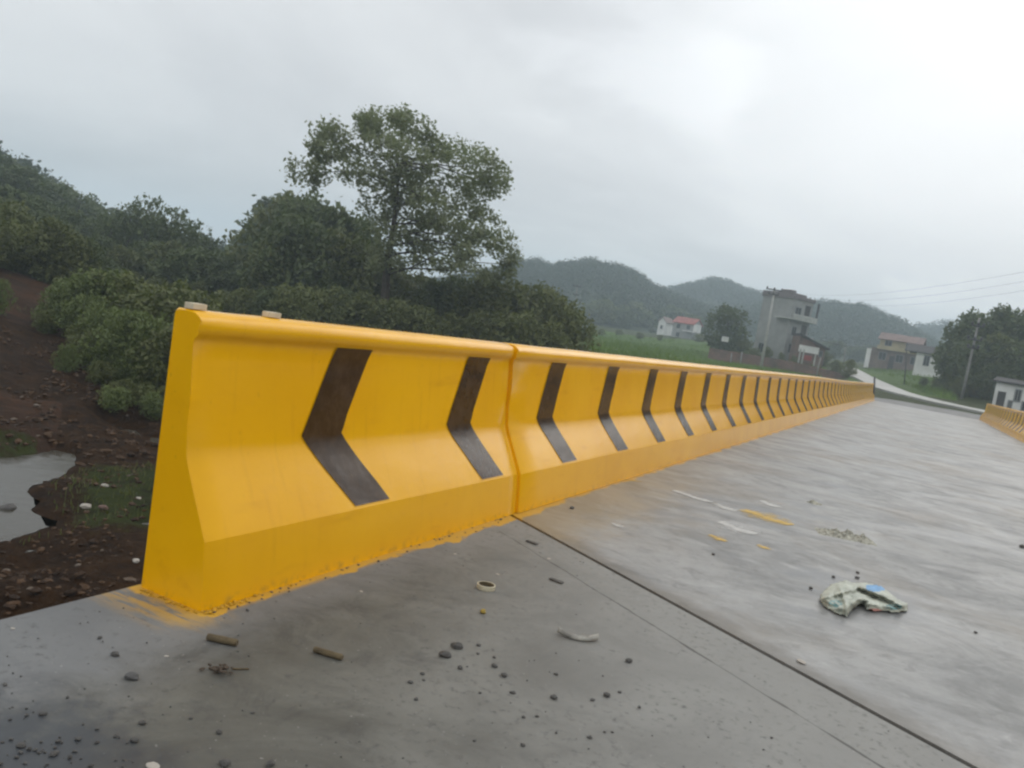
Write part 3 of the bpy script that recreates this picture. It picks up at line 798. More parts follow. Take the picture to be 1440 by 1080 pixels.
def protos():
    for i in range(4): PROTO['round', i] = make_tree(100+i, w=.40+.04*(i % 2), low=.10, mat='leaf', leaf=.030, n=5200)
    for i in range(3): PROTO['olive', i] = make_tree(200+i, w=.46, low=.06, mat='leaf2', leaf=.032, n=4800)
    for i in range(3): PROTO['sparse', i] = make_tree(600+i, w=.44, low=.22, mat='leaf', leaf=.034, n=1700)
    for i in range(2): PROTO['spire', i] = make_tree(300+i, w=.28, low=.08, mat='leaf', leaf=.036, n=3200, kind='spire')
    for i in range(3): PROTO['fresh', i] = make_tree(400+i, w=.62, low=.02, mat='leaf3', leaf=.034, n=5600, kind='bush')
    for i in range(2): PROTO['darkbush', i] = make_tree(500+i, w=.62, low=.02, mat='leaf2', leaf=.036, n=4800, kind='bush')
protos()
USED = set()
def plant(kind, p, h, lab, cat, group=None, name='tree', sw=1.):
    ks = [k for k in PROTO if k[0] == kind]; key = RNG.choice(ks); src = PROTO[key]
    r = src.copy(); COL.objects.link(r)
    for ch in src.children:
        c = ch.copy(); COL.objects.link(c); c.parent = r
        if name in ('bush', 'shrub') : c.name = 'foliage' if ch.name.startswith('crown') else 'stem'
    r.name = name; r.location = p; r.rotation_euler = (0, 0, RNG.uniform(0, 6.28)); r.scale = (h*sw, h*sw, h)
    return tag(r, lab, cat, group)
def plant_top(kind, px, py, D, lab, cat, group=None, name='tree', sw=1., minh=1.2):
    """a plant that stands on the ground at distance D and is as tall as the photograph shows"""
    top = at(px, py, D); z0 = terr(top.x, top.y)-.1
    return plant(kind, Vector((top.x, top.y, z0)), max(minh, (top.z-z0)*1.0), lab, cat, group, name, sw)
def interp(L, x):
    for (a_, b_), (c_, d_) in zip(L, L[1:]):
        if a_ <= x <= c_: return b_+(d_-b_)*(x-a_)/(c_-a_)
    return L[0][1] if x < L[0][0] else L[-1][1]
HL = 'dark green broadleaf tree in the wood covering the left hillside'
HG = 'trees of the wood on the left hillside'
RIDGE = [(-60, 170), (0, 200), (20, 217), (45, 236), (70, 246), (95, 252), (120, 264), (145, 284), (165, 300), (200, 330), (300, 350)]
for px in range(-50, 190, 21): plant_top(RNG.choice(['round', 'sparse', 'spire']), px+RNG.uniform(-5, 5), interp(RIDGE, px)+RNG.uniform(-2, 8), 92+RNG.uniform(-8, 8), HL, 'tree', HG, sw=1.15)
MID = [(-60, 230), (0, 250), (60, 275), (120, 295), (165, 291), (190, 280), (212, 272), (228, 284), (250, 286), (275, 303), (302, 325), (330, 345), (345, 345)]
for px in range(-45, 150, 24): plant_top('round', px+RNG.uniform(-6, 6), interp(MID, px)+RNG.uniform(0, 12), 70+RNG.uniform(-6, 6), HL, 'tree', HG, sw=1.1)
for px, dy in ((160, 4), (186, 3), (211, 0), (228, 16), (250, 2), (274, 4), (297, 10)): plant_top('sparse', px, interp(MID, px)+dy, 66+RNG.uniform(-3, 3), HL, 'tree', HG, sw=.72 if px not in (228,) else .6)
for px, py, D in ((350, 326, 105), (364, 300, 105), (381, 270, 104), (397, 264, 102)): plant_top('spire', px, py, D, 'bluish tree in the hazy row behind the tall tree', 'tree', 'hazy trees behind the tall tree', sw=1.3)
for px, py, D in ((312, 350, 80), (330, 352, 85), (345, 350, 75)): plant_top('round', px, py, D, HL, 'tree', HG, sw=1.2)
LOW = [(-60, 285), (0, 292), (100, 325), (200, 345), (330, 366), (400, 350), (700, 380)]
for px in range(-50, 150, 22): plant_top(RNG.choice(['olive', 'darkbush', 'round']), px+RNG.uniform(-7, 7), 345+.2*px+RNG.uniform(-16, 10), 44+RNG.uniform(-3, 3), 'olive green bush at the foot of the hillside wood', 'bush', 'bushes at the foot of the hillside wood', 'bush', 1.25)
for px in range(-40, 360, 26): plant_top(RNG.choice(['round', 'olive', 'round']), px+RNG.uniform(-9, 9), interp(LOW, px)+RNG.uniform(-22, 14), 55+RNG.uniform(-4, 5), HL, 'tree', HG, sw=1.25)
for px in range(130, 360, 30): plant_top(RNG.choice(['olive', 'darkbush']), px+RNG.uniform(-9, 9), 388+RNG.uniform(-12, 14)+.06*(px-130), 47+RNG.uniform(-2, 3), 'olive green bush at the foot of the hillside wood', 'bush', 'bushes at the foot of the hillside wood', 'bush', .95)
for px in range(250, 560, 26): plant_top(RNG.choice(['olive', 'darkbush', 'round']), px+RNG.uniform(-9, 9), 412+RNG.uniform(-10, 10), 41+RNG.uniform(-3, 2), 'olive green bush growing behind the yellow barrier', 'bush', 'bushes behind the barrier', 'bush', 1.0)
DG = 'dense dark trees beside the tall tree'
for px, py, D, s in ((405, 268, 60, .72), (432, 268, 57, .72), (462, 278, 55, .75), (488, 288, 54, .7), (515, 300, 56, .7), (420, 300, 50, .85), (455, 312, 49, .85), (490, 322, 49, .85), (525, 335, 50, .8), (395, 335, 50, .9), (560, 372, 52, .9), (380, 330, 62, .9)):
    plant_top(RNG.choice(['round', 'olive']), px, py, D, 'dense dark tree in the clump to the left of the tall tree', 'tree', DG, sw=s)
for px, py, D, s in ((595, 385, 50, 1), (622, 388, 48, .9), (648, 384, 49, .8), (676, 390, 47, .8), (702, 388, 48, .8), (733, 396, 46, .95), (762, 398, 47, .9), (786, 412, 46, .8), (800, 432, 45, .7), (640, 440, 42, 1), (690, 440, 42, 1), (735, 440, 42, 1), (775, 450, 42, .9), (600, 430, 41, 1), (570, 425, 41, 1)):
    plant_top(RNG.choice(['olive', 'round', 'darkbush']), px, py, D, 'dense bushy tree in the clump to the right of the tall tree', 'tree', 'bushy trees beside the field', sw=s*1.0)
# fresh green bushes on the muddy bank
def hit_terr(px, py):
    d = ray(px, py); d = d/math.hypot(d.x, d.y); t = 4.
    while t < 120:
        p = Vector((0, 0, HC))+d*t
        if p.z <= terr(p.x, p.y): return p, t
        t += .1
    return p, t
def plant_px(kind, px, pt, pb, lab, group, sw=1., cat='bush'):
    p, D = hit_terr(px, pb); h = (pb-pt)/F*D*1.04+.1
    return plant(kind, Vector((p.x, p.y, terr(p.x, p.y)-.1)), h, lab, cat, group, cat, sw)
BG = 'fresh green bushes on the bank'
for px, pt, pb, s_, lab in ((84, 408, 458, .85, 'bright green bush highest on the brown bank'), (112, 424, 474, .8, 'bright green bush just below the highest bush on the brown bank'), (142, 438, 496, .75, 'bright green bush in the middle of the bank bushes'),
    (168, 448, 530, .75, 'bright green bush on the lower half of the bank bushes'), (205, 452, 545, .8, 'bright green bush touching the barrier edge in the picture'), (186, 496, 548, .8, 'low green bush in front of the bank bushes'), (226, 502, 558, .8, 'low green bush lowest beside the barrier edge'),
    (92, 490, 522, .6, 'small lone green bush on the bare mud slope'), (-12, 402, 442, .7, 'green bush cut off by the photo edge')):
    plant_px('fresh', px, pt, pb, lab, BG, s_)
for px, pt, pb, kd in ((128, 470, 512, 'olive'), (150, 492, 530, 'fresh'), (140, 512, 540, 'olive'), (172, 536, 562, 'olive'), (205, 545, 575, 'darkbush'), (118, 456, 490, 'olive'), (62, 440, 468, 'olive'), (238, 470, 560, 'olive'), (160, 420, 480, 'olive'), (200, 430, 500, 'darkbush'), (160, 548, 572, 'fresh'), (222, 556, 584, 'fresh'), (100, 400, 440, 'darkbush')):
    plant_px(kd, px, pt, pb, 'ragged low scrub bush on the muddy bank', 'low scrub on the muddy bank', 1.15)
for px in range(110, 262, 17): plant_px(RNG.choice(['olive', 'darkbush', 'fresh']), px+RNG.uniform(-5, 5), 396+.16*(px-110)+RNG.uniform(-10, 10), 455+.45*(px-110), 'olive green bush at the foot of the hillside wood', 'bushes at the foot of the hillside wood', 1.)
for px in range(-60, 130, 19): plant_px(RNG.choice(['olive', 'darkbush', 'round']), px+RNG.uniform(-5, 5), 312+.3*max(0, px)+RNG.uniform(-16, 10), 370+.34*max(0, px)+RNG.uniform(-6, 6), 'olive green bush at the foot of the hillside wood', 'bushes at the foot of the hillside wood', .95)
# the tall tree
TD = 45.
def tall_tree():
    base = ground_point(540, TD); base.z -= .1
    root = empty('tree', base, 0, 'tall loose crowned tree rising above the barrier, highest of all', 'tree')
    r_ = np.random.default_rng(5); s = TD/F
    BL = [(549, 178, 40, 20, 1), (520, 180, 18, 14, .5), (585, 182, 20, 20, .6), (470, 198, 27, 20, .8), (456, 215, 14, 10, .3), (430, 243, 24, 17, .6), (508, 222, 26, 14, .6), (560, 210, 34, 14, .8), (505, 245, 26, 15, .5),
          (640, 216, 34, 18, .9), (618, 208, 20, 14, .5), (676, 232, 26, 20, .8), (692, 258, 20, 18, .6), (662, 262, 28, 15, .6), (590, 240, 28, 15, .6), (590, 262, 32, 14, .7), (546, 262, 26, 14, .5), (532, 290, 26, 16, .6),
          (570, 290, 22, 11, .4), (612, 288, 32, 14, .7), (655, 290, 26, 14, .5), (676, 300, 12, 10, .2), (596, 316, 26, 10, .5), (636, 318, 30, 11, .6), (665, 330, 24, 10, .45), (690, 326, 22, 14, .5), (705, 348, 18, 18, .5),
          (590, 342, 18, 14, .4), (625, 345, 30, 11, .5), (655, 352, 20, 8, .3), (600, 368, 30, 9, .45), (640, 372, 28, 9, .4), (716, 372, 12, 14, .3), (695, 385, 22, 9, .3), (550, 330, 20, 14, .4), (540, 360, 20, 14, .4),
          (564, 163, 6, 9, .12), (515, 168, 8, 8, .15), (460, 186, 8, 8, .12), (612, 305, 10, 8, .2), (556, 240, 12, 12, .25)]
    rt = random.Random(21)
    BL += [(px+rt.uniform(-1, 1)*rx*1.25, py+rt.uniform(-1, 1)*ry*1.25, rt.uniform(5, 10), rt.uniform(4, 8), .11) for px, py, rx, ry, dn in BL for _ in range(2)]
    blobs, cen = [], []
    for (px, py, rx, ry, dn) in BL:
        c = at(px, py, TD+r_.uniform(-2.6, 2.6))-base
        blobs.append((tuple(c), (rx*s, rx*s*1.2, ry*s), dn)); cen.append(c)
    P = blob_points([(c, tuple(q*1.22 for q in rd), dn) for c, rd, dn in blobs], 860, r_, .05); P = clump(P[r_.permutation(len(P))], r_, 6, .15)
    quads('crown', P, r_.uniform(.065, .15, len(P)), M['leaf5'], root, 9)
    bm = bmesh.new()
    tp = [at(541, 470, TD)-base, at(541, 425, TD)-base, at(543, 390, TD)-base, at(548, 350, TD)-base, at(556, 300, TD)-base, at(560, 250, TD)-base, at(556, 195, TD)-base]
    tp[0].z = -.3
    tube_bm(bm, tp, [.30, .24, .20, .17, .12, .08, .03], 9)
    for ci, c in enumerate(cen[:36]):
        k_ = min(range(1, 6), key=lambda q: (tp[q]-Vector((c.x*.45, c.y*.45, c.z-1.2))).length)
        a_ = tp[k_].lerp(tp[k_+1], rt.uniform(0, .9)); m1, m2 = a_.lerp(c, .35)+Vector((rt.uniform(-.3, .3), rt.uniform(-.3, .3), rt.uniform(-.1, .45))), a_.lerp(c, .7)+Vector((rt.uniform(-.3, .3), rt.uniform(-.3, .3), rt.uniform(-.1, .3)))
        tube_bm(bm, [a_, m1, m2, c], [.06, .042, .026, .010], 5)
    frombm('trunk', bm, M['bark'], root, True)
tall_tree()

# trees around the village
GV = 'trees around the village houses'
for px, py, D, s in ((1030, 428, 118, .95),): plant_top('round', px, py, D, 'round dark tree standing beside the tall grey house', 'tree', sw=s)
for px in range(812, 1010, 17): plant_top(RNG.choice(['round', 'olive', 'round']), px+RNG.uniform(-5, 5), 424+RNG.uniform(-8, 12)+.09*(px-812), 235+RNG.uniform(-20, 25), 'hazy dark tree in the row at the far edge of the green field', 'tree', 'hazy trees at the far edge of the field', sw=1.3)
for px, py, D, s in ((900, 470, 160, 1.2), (870, 468, 165, 1.2), (845, 470, 150, 1.3), (928, 478, 158, .8), (985, 470, 170, 1.2), (1005, 478, 150, 1)): plant_top('darkbush', px, py, D, 'low hedge bush at the far side of the green field', 'bush', 'bushes across the green field', 'bush', s)
for px, py, D, s, lab in ((1197, 505, 104, .9, 'dark bush at the corner of the brick wall by the rising road'), (1178, 506, 114, 1., 'dark bush between the brick cottage and the road'), (1160, 492, 125, 1, 'dark bush behind the brick cottage'), (1062, 490, 114, .9, 'dark bush in front of the grey house, beside the pole'),
    (1080, 488, 115.5, .6, 'dark bush under the grey house wall'), (1100, 496, 115.5, .55, 'low bush at the foot of the grey house'), (1118, 500, 115, .5, 'low bush before the brick cottage'), (1048, 478, 117, .9, 'dark bush between the round tree and the grey house')):
    plant_top('darkbush' if px < 1150 else 'olive', px, py, D, lab, 'bush', 'bushes by the grey house', 'bush', s, .8)
for px in range(1150, 1290, 16): plant_top('round', px+RNG.uniform(-5, 5), 478+.13*(px-1150)+RNG.uniform(-6, 6), 230+RNG.uniform(-20, 20), 'hazy tree behind the village houses', 'tree', GV, sw=1.3)
RW = 'dark tree in the thick stand behind the leaning utility pole'; RWG = 'trees of the stand on the right'
for px, py, D, s in ((1358, 448, 92, .62), (1372, 440, 96, .75), (1385, 438, 92, .9), (1405, 436, 96, .9), (1425, 430, 92, .9), (1450, 432, 94, 1), (1480, 440, 94, 1), (1366, 480, 88, .8), (1388, 475, 86, 1), (1412, 470, 87, 1), (1440, 475, 86, 1), (1356, 500, 90, .8), (1340, 522, 92, .8), (1374, 510, 85, 1), (1400, 510, 84, 1), (1430, 512, 85, 1), (1356, 530, 84, 1), (1318, 532, 95, 1.), (1300, 534, 98, 1.)):
    plant_top(RNG.choice(['round', 'olive', 'sparse']), px, py, D, RW, 'tree', RWG, sw=s)

for r_ in PROTO.values():
    for ch in list(r_.children): bpy.data.objects.remove(ch)
    bpy.data.objects.remove(r_)

# bank grass and rubble (uncountable)
def grass(name, pts, h, mat, lab, seed):
    r_ = np.random.default_rng(seed); n = len(pts); P = np.array(pts); a_ = r_.uniform(0, 6.28, n); ln = r_.uniform(.5, 1.2, n)*h; w = ln*.07
    d = np.stack([np.cos(a_), np.sin(a_), np.zeros(n)], 1); lean = r_.normal(size=(n, 3))*.35; lean[:, 2] = 1
    tip = P+lean*ln[:, None]; mid = P+lean*ln[:, None]*.5*np.array([.6, .6, 1.1])
    V_ = np.stack([P-d*w[:, None], P+d*w[:, None], mid+d*w[:, None]*.7, tip, mid-d*w[:, None]*.7], 1).reshape(-1, 3)
    o = pymesh(name, V_, [(5*i, 5*i+1, 5*i+2, 5*i+3, 5*i+4) for i in range(n)], mat); return tag(o, lab, 'grass', kind='stuff')
gp = []
while len(gp) < 16000:
    D = RNG.uniform(9, 40); a_ = RNG.uniform(-62, -20); x, y = D*math.sin(math.radians(a_)), D*math.cos(math.radians(a_))
    w = cover(x, y)[0]*.9
    if a_ > -57 and 11.5 < D < 15.5: w = max(w, .8)
    if a_ > -46: w = max(w, .75)
    if mnoise.noise(Vector((x*.5, y*.5, 7)))*.8+w < .45: continue
    if D < 24 and min(pdist(x, y, POND), pdist(x, y, RIVU)) < .15: continue
    gp.append((x, y, terr(x, y)-.02))
grass('grass', gp, .12, M['leaf2'], 'rough grass growing in patches on the muddy bank', 3)
def polar(px, D):
    p = at(px, 322+.1736*px, D); return (p.x, p.y)
ROADL = [(26, 52), (14, 56.5), (6, 60), polar(1340, 63), polar(1300, 66), polar(1268, 72), polar(1240, 82), polar(1220, 96), polar(1206, 112), polar(1188, 135)]
ROADP = [(a_[0]+(b_[0]-a_[0])*t_/6, a_[1]+(b_[1]-a_[1])*t_/6) for a_, b_ in zip(ROADL, ROADL[1:]) for t_ in range(6)]
fp = []
while len(fp) < 14000:
    D = RNG.uniform(48, 165); a_ = RNG.uniform(-24, 3); x, y = D*math.sin(math.radians(a_)), D*math.cos(math.radians(a_))
    if cover(x, y)[2] < .5 or RNG.random() > 60/D+.2: continue
    if min(math.hypot(x-q[0], y-q[1]) for q in ROADP) < 3.6: continue
    if mnoise.noise(Vector((x*.12, y*.12, 9))) < -.05: continue
    fp.append((x, y, terr(x, y)-.02))
grass('crop_grass', fp, .5, mat_leaf('crop_leaf', (.11, .185, .028), (.155, .24, .04), (.16, .24, .05), .1), 'green crop standing in the field', 4)
rp, rr_ = [], []
while len(rp) < 8500:
    D = 6+21*RNG.random()**1.5; a_ = RNG.uniform(-66, -44); x, y = D*math.sin(math.radians(a_)), D*math.cos(math.radians(a_))
    if x > XL-.3: continue
    if min(pdist(x, y, POND), pdist(x, y, RIVU)) < .05: continue
    if mnoise.noise(Vector((x*.8, y*.8, 2))) < -.25+.2*RNG.random(): continue
    rp.append((x, y, terr(x, y)-.015)); rr_.append(min(.075, RNG.expovariate(60)+.010)*(1 if D < 16 else 1.3))
def mat_clod():
    m, nt = newmat('muddy_clod'); k = N(nt); c = k.coord(); r_ = k.n('ShaderNodeNewGeometry').outputs['Random Per Island']
    col = k.mix(r_, (.022, .011, .005), (.095, .053, .027)); col = k.mix(k.step(r_, .96, .98), col, (.14, .11, .085))
    k.out(col, .75, k.bump(k.noise(c, 20, 4), .5, .03), .2); return m
tag(scatter_mesh('rubble', rp, rr_, LP, mat_clod(), 12), 'stones and clods strewn over the mud below the deck', 'rubble', kind='stuff')
for px, py, r, lab in ((122, 706, .075, 'pale stone on the mud spit beside the pond'), (148, 680, .06, 'pale stone at the grass edge of the mud spit'), (196, 694, .05, 'pale stone on the mud next to the barrier'), (146, 712, .07, 'reddish brick bit on the mud spit'), (191, 790, .05, 'pale stone on the mud right under the barrier corner')):
    g = gnd(px, py, -2.5); g.z = terr(g.x, g.y)
    put('stone', SL[0] if 'brick' not in lab else stone_mesh('brick_bit', 44, M['brick']), g, r, lab, 'stone', 'stones standing out on the mud')
# dark stub sticking out of the pond
g = gnd(12, 714, -2.68); o = put('stone', SM[1], g+Vector((0, 0, -.05)), .13, 'dark stone poking out of the pond water', 'stone')

# ------------------------------------------------------------------ roads beyond the bridge
def strip(name, L, w0, w1, mat, lift=.05, n=60):
    v, f = [], []
    pts = [Vector((p[0], p[1], 0)) for p in L]
    seg = [0]
    for a_, b_ in zip(pts, pts[1:]): seg.append(seg[-1]+(b_-a_).length)
    def P(s):
        for i in range(len(pts)-1):
            if s <= seg[i+1]+1e-6: return pts[i].lerp(pts[i+1], (s-seg[i])/(seg[i+1]-seg[i]))
        return pts[-1]
    def S(s): return (P(max(0, s-3))+P(s)*2+P(min(seg[-1], s+3)))/4
    for i in range(n+1):
        s = seg[-1]*i/n; p = S(s); t_ = (S(min(seg[-1], s+.5))-S(max(0, s-.5))).normalized(); nr = Vector((-t_.y, t_.x, 0)); w = w0+(w1-w0)*i/n
        zc = terr(p.x, p.y, False)
        for q in (-1, -.33, .33, 1): x = p+nr*w*q; v.append((x.x, x.y, .5*zc+.5*terr(x.x, x.y, False)+lift))
    for i in range(n):
        for q in range(3): f.append((4*i+q, 4*i+q+1, 4*i+q+5, 4*i+q+4))
    b0 = len(v)
    for q in (0, 3):
        for i in range(n+1): x = v[4*i+q]; v.append((x[0], x[1], x[2]-.5))
    for i in range(n): f.append((4*i, b0+i, b0+i+1, 4*i+4)); f.append((4*i+3, 4*i+7, b0+n+2+i, b0+n+1+i))
    o = pymesh(name, v, f, mat); o['kind'] = 'structure'; return o
def mat_road():
    m, nt = newmat('pale_road'); k = N(nt); c = k.coord(); n = k.noise(c, .8, 5, .6)
    k.out(k.mix(k.step(n, .3, .7), (.27, .265, .24), (.40, .39, .36)), .6, None, .4); return m
strip('road', ROADL, 1.35, 1.35, mat_road(), .05, 120)
def mat_apron():
    m, nt = newmat('wet_dirt'); k = N(nt); c = k.coord(); n = k.noise(c, 1.2, 6, .65)
    k.out(k.mix(k.step(n, .3, .7), (.030, .029, .028), (.065, .061, .056)), k.math('ADD', .3, k.math('MULTIPLY', n, .5)), k.bump(k.noise(c, 6, 4), .4, .05), .5); return m
v, f = [], []
for i in range(25):
    x = -6+14*i/24
    for j in range(7):
        y = 52.03+(6.4-.28*x*(x > 0)*.4)*j/6; v.append((x, y, max(-.06, terr(x, y))+.03+.03*mnoise.noise(Vector((x, y, 0)))))
for i in range(24):
    for j in range(6): a_ = i*7+j; f.append((a_, a_+7, a_+8, a_+1))
o = pymesh('dirt_apron', v, f, mat_apron()); o['kind'] = 'structure'

# ------------------------------------------------------------------ houses
def window(parent, x, z, w, h, y=0, face='front', side=0, fm='frame'):
    """window in the front face (y = const, facing -y) or in a side face (x = const)"""
    t_ = .09
    if face == 'front':
        fr = [(x-w/2, x+w/2, y-.05, y+.05, z, z+t_), (x-w/2, x+w/2, y-.05, y+.05, z+h-t_, z+h), (x-w/2, x-w/2+t_, y-.049, y+.05, z+t_, z+h-t_), (x+w/2-t_, x+w/2, y-.049, y+.05, z+t_, z+h-t_), (x-.03, x+.03, y-.045, y+.05, z+t_, z+h-t_)]
        pn = [(x-w/2+t_, x+w/2-t_, y-.02, y+.02, z+t_, z+h-t_)]
    else:
        s = side
        fr = [(s-.05, s+.05, x-w/2, x+w/2, z, z+t_), (s-.05, s+.05, x-w/2, x+w/2, z+h-t_, z+h), (s-.05, s+.049, x-w/2, x-w/2+t_, z+t_, z+h-t_), (s-.05, s+.049, x+w/2-t_, x+w/2, z+t_, z+h-t_), (s-.05, s+.045, x-.03, x+.03, z+t_, z+h-t_)]
        pn = [(s-.02, s+.02, x-w/2+t_, x+w/2-t_, z+t_, z+h-t_)]
    o = boxes('window', fr, M[fm], parent); p = boxes('pane', pn, M['glass'], o); return o
def gable(name, x0, x1, y0, y1, z0, z1, ov, mat, parent, axis='x', th=.15):
    bm = bmesh.new()
    if axis == 'x': ym = (y0+y1)/2; prof = [(y0-ov, z0-.1), (ym, z1), (y1+ov, z0-.1)]
    else: xm = (x0+x1)/2; prof = [(x0-ov, z0-.1), (xm, z1), (x1+ov, z0-.1)]
    rows = []
    for e in ((x0-ov, x1+ov) if axis == 'x' else (y0-ov, y1+ov)):
        pt = [(e, q, z) if axis == 'x' else (q, e, z) for q, z in prof]
        rows.append([bm.verts.new(p) for p in pt]+[bm.verts.new((p[0], p[1], p[2]-th)) for p in pt[::-1]])
    A, B = rows
    for k_ in range(6): bm.faces.new((A[k_], A[(k_+1) % 6], B[(k_+1) % 6], B[k_]))
    bm.faces.new(A[::-1]); bm.faces.new(B); bmesh.ops.recalc_face_normals(bm, faces=bm.faces[:])
    return frombm(name, bm, mat, parent)
def gwall(x0, x1, y0, y1, h, hp, mat, parent, axis='x'):
    """walls with the two gable triangles, one closed body"""
    if axis == 'x': v = [(x0, y0, -1), (x1, y0, -1), (x1, y1, -1), (x0, y1, -1), (x0, y0, h), (x1, y0, h), (x1, y1, h), (x0, y1, h), (x0, (y0+y1)/2, hp), (x1, (y0+y1)/2, hp)]; f = [(0, 1, 5, 4), (2, 3, 7, 6), (3, 0, 4, 8, 7), (1, 2, 6, 9, 5), (4, 5, 9, 8), (6, 7, 8, 9), (3, 2, 1, 0)]
    else: v = [(x0, y0, -1), (x1, y0, -1), (x1, y1, -1), (x0, y1, -1), (x0, y0, h), (x1, y0, h), (x1, y1, h), (x0, y1, h), ((x0+x1)/2, y0, hp), ((x0+x1)/2, y1, hp)]; f = [(0, 1, 5, 8, 4), (2, 3, 7, 9, 6), (3, 0, 4, 7), (1, 2, 6, 5), (4, 8, 9, 7), (5, 6, 9, 8), (3, 2, 1, 0)]
    return pymesh('wall', v, f, mat, parent)
def base_at(px, py, D): return at(px, py, D)
def face_cam(p): return -math.atan2(p.x, p.y)   # rotation that turns local +y away from the camera

# tall grey house: origin at the near corner
p = base_at(1100, 507, 121); h1 = empty('house', p, face_cam(p)-math.radians(38), 'tall unfinished grey three storey house with balconies behind the brick wall', 'house')
# local: left face along -x at y=0 ; right face along +y at x=0
W1, W2, HH = 5.3, 4.3, 8.6
boxes('wall', [(-W1, 0, 0, W2, -2, HH)], M['wall'], h1)
boxes('roof', [(-W1-.15, .15, -.15, W2+.15, HH+.002, HH+.45), (-W1-.15, -.2, -.15, 2.8, HH+.451, HH+.8)], M['parapet'], h1)
for z, y0_ in ((5.75, -.7), (2.95, 2.3)):
    b = boxes('balcony', [(.003, .95, y0_, W2+.3, z, z+.16)]+([(-2.2, .003, -.7, -.003, z, z+.16)] if z > 5 else []), M['slabw'], h1)
    boxes('railing', [(.86, .94, y0_+.05, W2+.25, z+.161, z+.8)], M['slabw'], b)
for z in (3.6, 1.2): window(h1, 1.2, z, 1.0, 1.3, 0, 'side', 0)
window(h1, 1.3, 6.4, 1.3, 1.2, 0, 'side', 0); window(h1, -4.0, 0.6, 1.0, 1.4, 0, 'front')
for z in (3.2, 5.95):
    d = boxes('door', [(-.02, .03, 2.7, 3.8, z, z+2.1)], M['roofd'], h1); boxes('frame', [(-.02, .05, 2.6, 2.7, z, z+2.2), (-.02, .05, 3.8, 3.9, z, z+2.2)], M['frame'], d)
boxes('pillar', [(.7, .9, W2+.05, W2+.25, 5.92, HH)], M['steel'], h1)
boxes('pillar', [(.7, .9, W2+.05, W2+.25, -1, 2.94)], M['slabw'], h1); boxes('pillar', [(.7, .9, 2.35, 2.55, -1, 2.94)], M['slabw'], h1)
# antenna-like water heater frame on the roof
o = boxes('roof_tank', [(-3.2, -1.6, 1.2, 2.2, HH+.802, HH+1.3)], M['parapet'], h1)

# brick cottage with dark roof
p = base_at(1137, 510, 117); h2 = empty('house', p, face_cam(p)+.25, 'low brick cottage with dark sloping roof leaning against the grey house', 'house')
pymesh('wall', [(-1.7, 0, -1.5), (1.8, 0, -1.5), (1.8, 4, -1.5), (-1.7, 4, -1.5), (-1.7, 0, 3.3), (1.8, 0, 2.3), (1.8, 4, 2.3), (-1.7, 4, 3.3)], [(0, 1, 5, 4), (1, 2, 6, 5), (2, 3, 7, 6), (3, 0, 4, 7), (4, 5, 6, 7), (3, 2, 1, 0)], M['brick'], h2)
pymesh('roof', [(-1.8, -.5, 3.62), (2.2, -.5, 2.25), (2.2, 4.3, 2.25), (-1.8, 4.3, 3.62), (-1.8, -.5, 3.40), (2.2, -.5, 2.05), (2.2, 4.3, 2.05), (-1.8, 4.3, 3.40)], [(0, 1, 2, 3), (7, 6, 5, 4), (0, 4, 5, 1), (1, 5, 6, 2), (2, 6, 7, 3), (3, 7, 4, 0)], M['roofd'], h2)
boxes('render_panel', [(-1.6, 1.0, -.06, -.003, 1.25, 2.15)], M['wallw'], h2)
boxes('banner', [(-.75, .25, -.08, -.003, .25, .9)], M['redcloth'], h2)
window(h2, 1.3, 1.0, .5, .8, -.003)
for x in (-1.4, -.95, .6): boxes('pillar', [(x-.09, x+.09, -.45, -.28, -1.2, 1.2 if x > 0 else 1.6)], M['slabw'], h2)

# brick garden wall (two stretches, one wall)
A_, B_ = at(998, 489, 112), at(1112, 508, 110); C_ = at(1194, 527, 105)
v, f = [], []
for q in (A_, B_, C_):
    dn = Vector((q.x, q.y, 0)).normalized()*.28
    g = terr(q.x, q.y, False)-.6
    for d_ in (Vector((0, 0, 0)), dn):
        v += [(q.x+d_.x, q.y+d_.y, g), (q.x+d_.x, q.y+d_.y, q.z)]
for i in range(2): a_ = 4*i; f += [(a_, a_+4, a_+5, a_+1), (a_+2, a_+3, a_+7, a_+6), (a_+1, a_+5, a_+7, a_+3)]
f += [(0, 1, 3, 2), (8, 10, 11, 9)]
tag(pymesh('brick_wall', v, f, M['brick']), 'long low red brick wall below the grey house', 'wall')

# far red roofed house
p = base_at(957, 478, 205); h3 = empty('house', p, face_cam(p)-.45, 'small far house with a red roof and white gable', 'house')
gwall(-2.6, 2.6, 0, 4.5, 4.2, 5.4, M['wall'], h3, 'x'); gable('roof', -2.6, 2.6, 0, 4.5, 4.2, 5.6, .35, M['rooft'], h3, 'x')
boxes('gable_wall', [(2.603, 2.66, .1, 4.4, 2.4, 4.3)], M['wallw'], h3)
boxes('porch', [(.6, 3.1, -1.4, -.003, 2.2, 2.4)], M['wallw'], h3)
window(h3, -1.2, 2.6, 1, 1.1, -.003); window(h3, 1.4, 2.7, 1, 1.1, -.003); window(h3, -1.0, .6, 1, 1.2, -.003)
boxes('annex', [(2.61, 5.5, .6, 3.6, -1, 2.1)], M['wall'], h3)
p = base_at(927, 477, 215); h4 = empty('house', p, face_cam(p)-.5, 'narrow far white house with pinkish roof left of the red roof', 'house')
gwall(-1.0, 1.0, 0, 4, 4.6, 5.5, M['wallw'], h4, 'y'); gable('roof', -1.0, 1.0, 0, 4, 4.6, 5.8, .3, M['roofp'], h4, 'y'); window(h4, 0, 2.6, .7, 1, -.003)
p = base_at(1021, 478, 113); h5 = empty('shed', p, face_cam(p)+.3, 'tiny white shed at the foot of the round tree', 'shed')
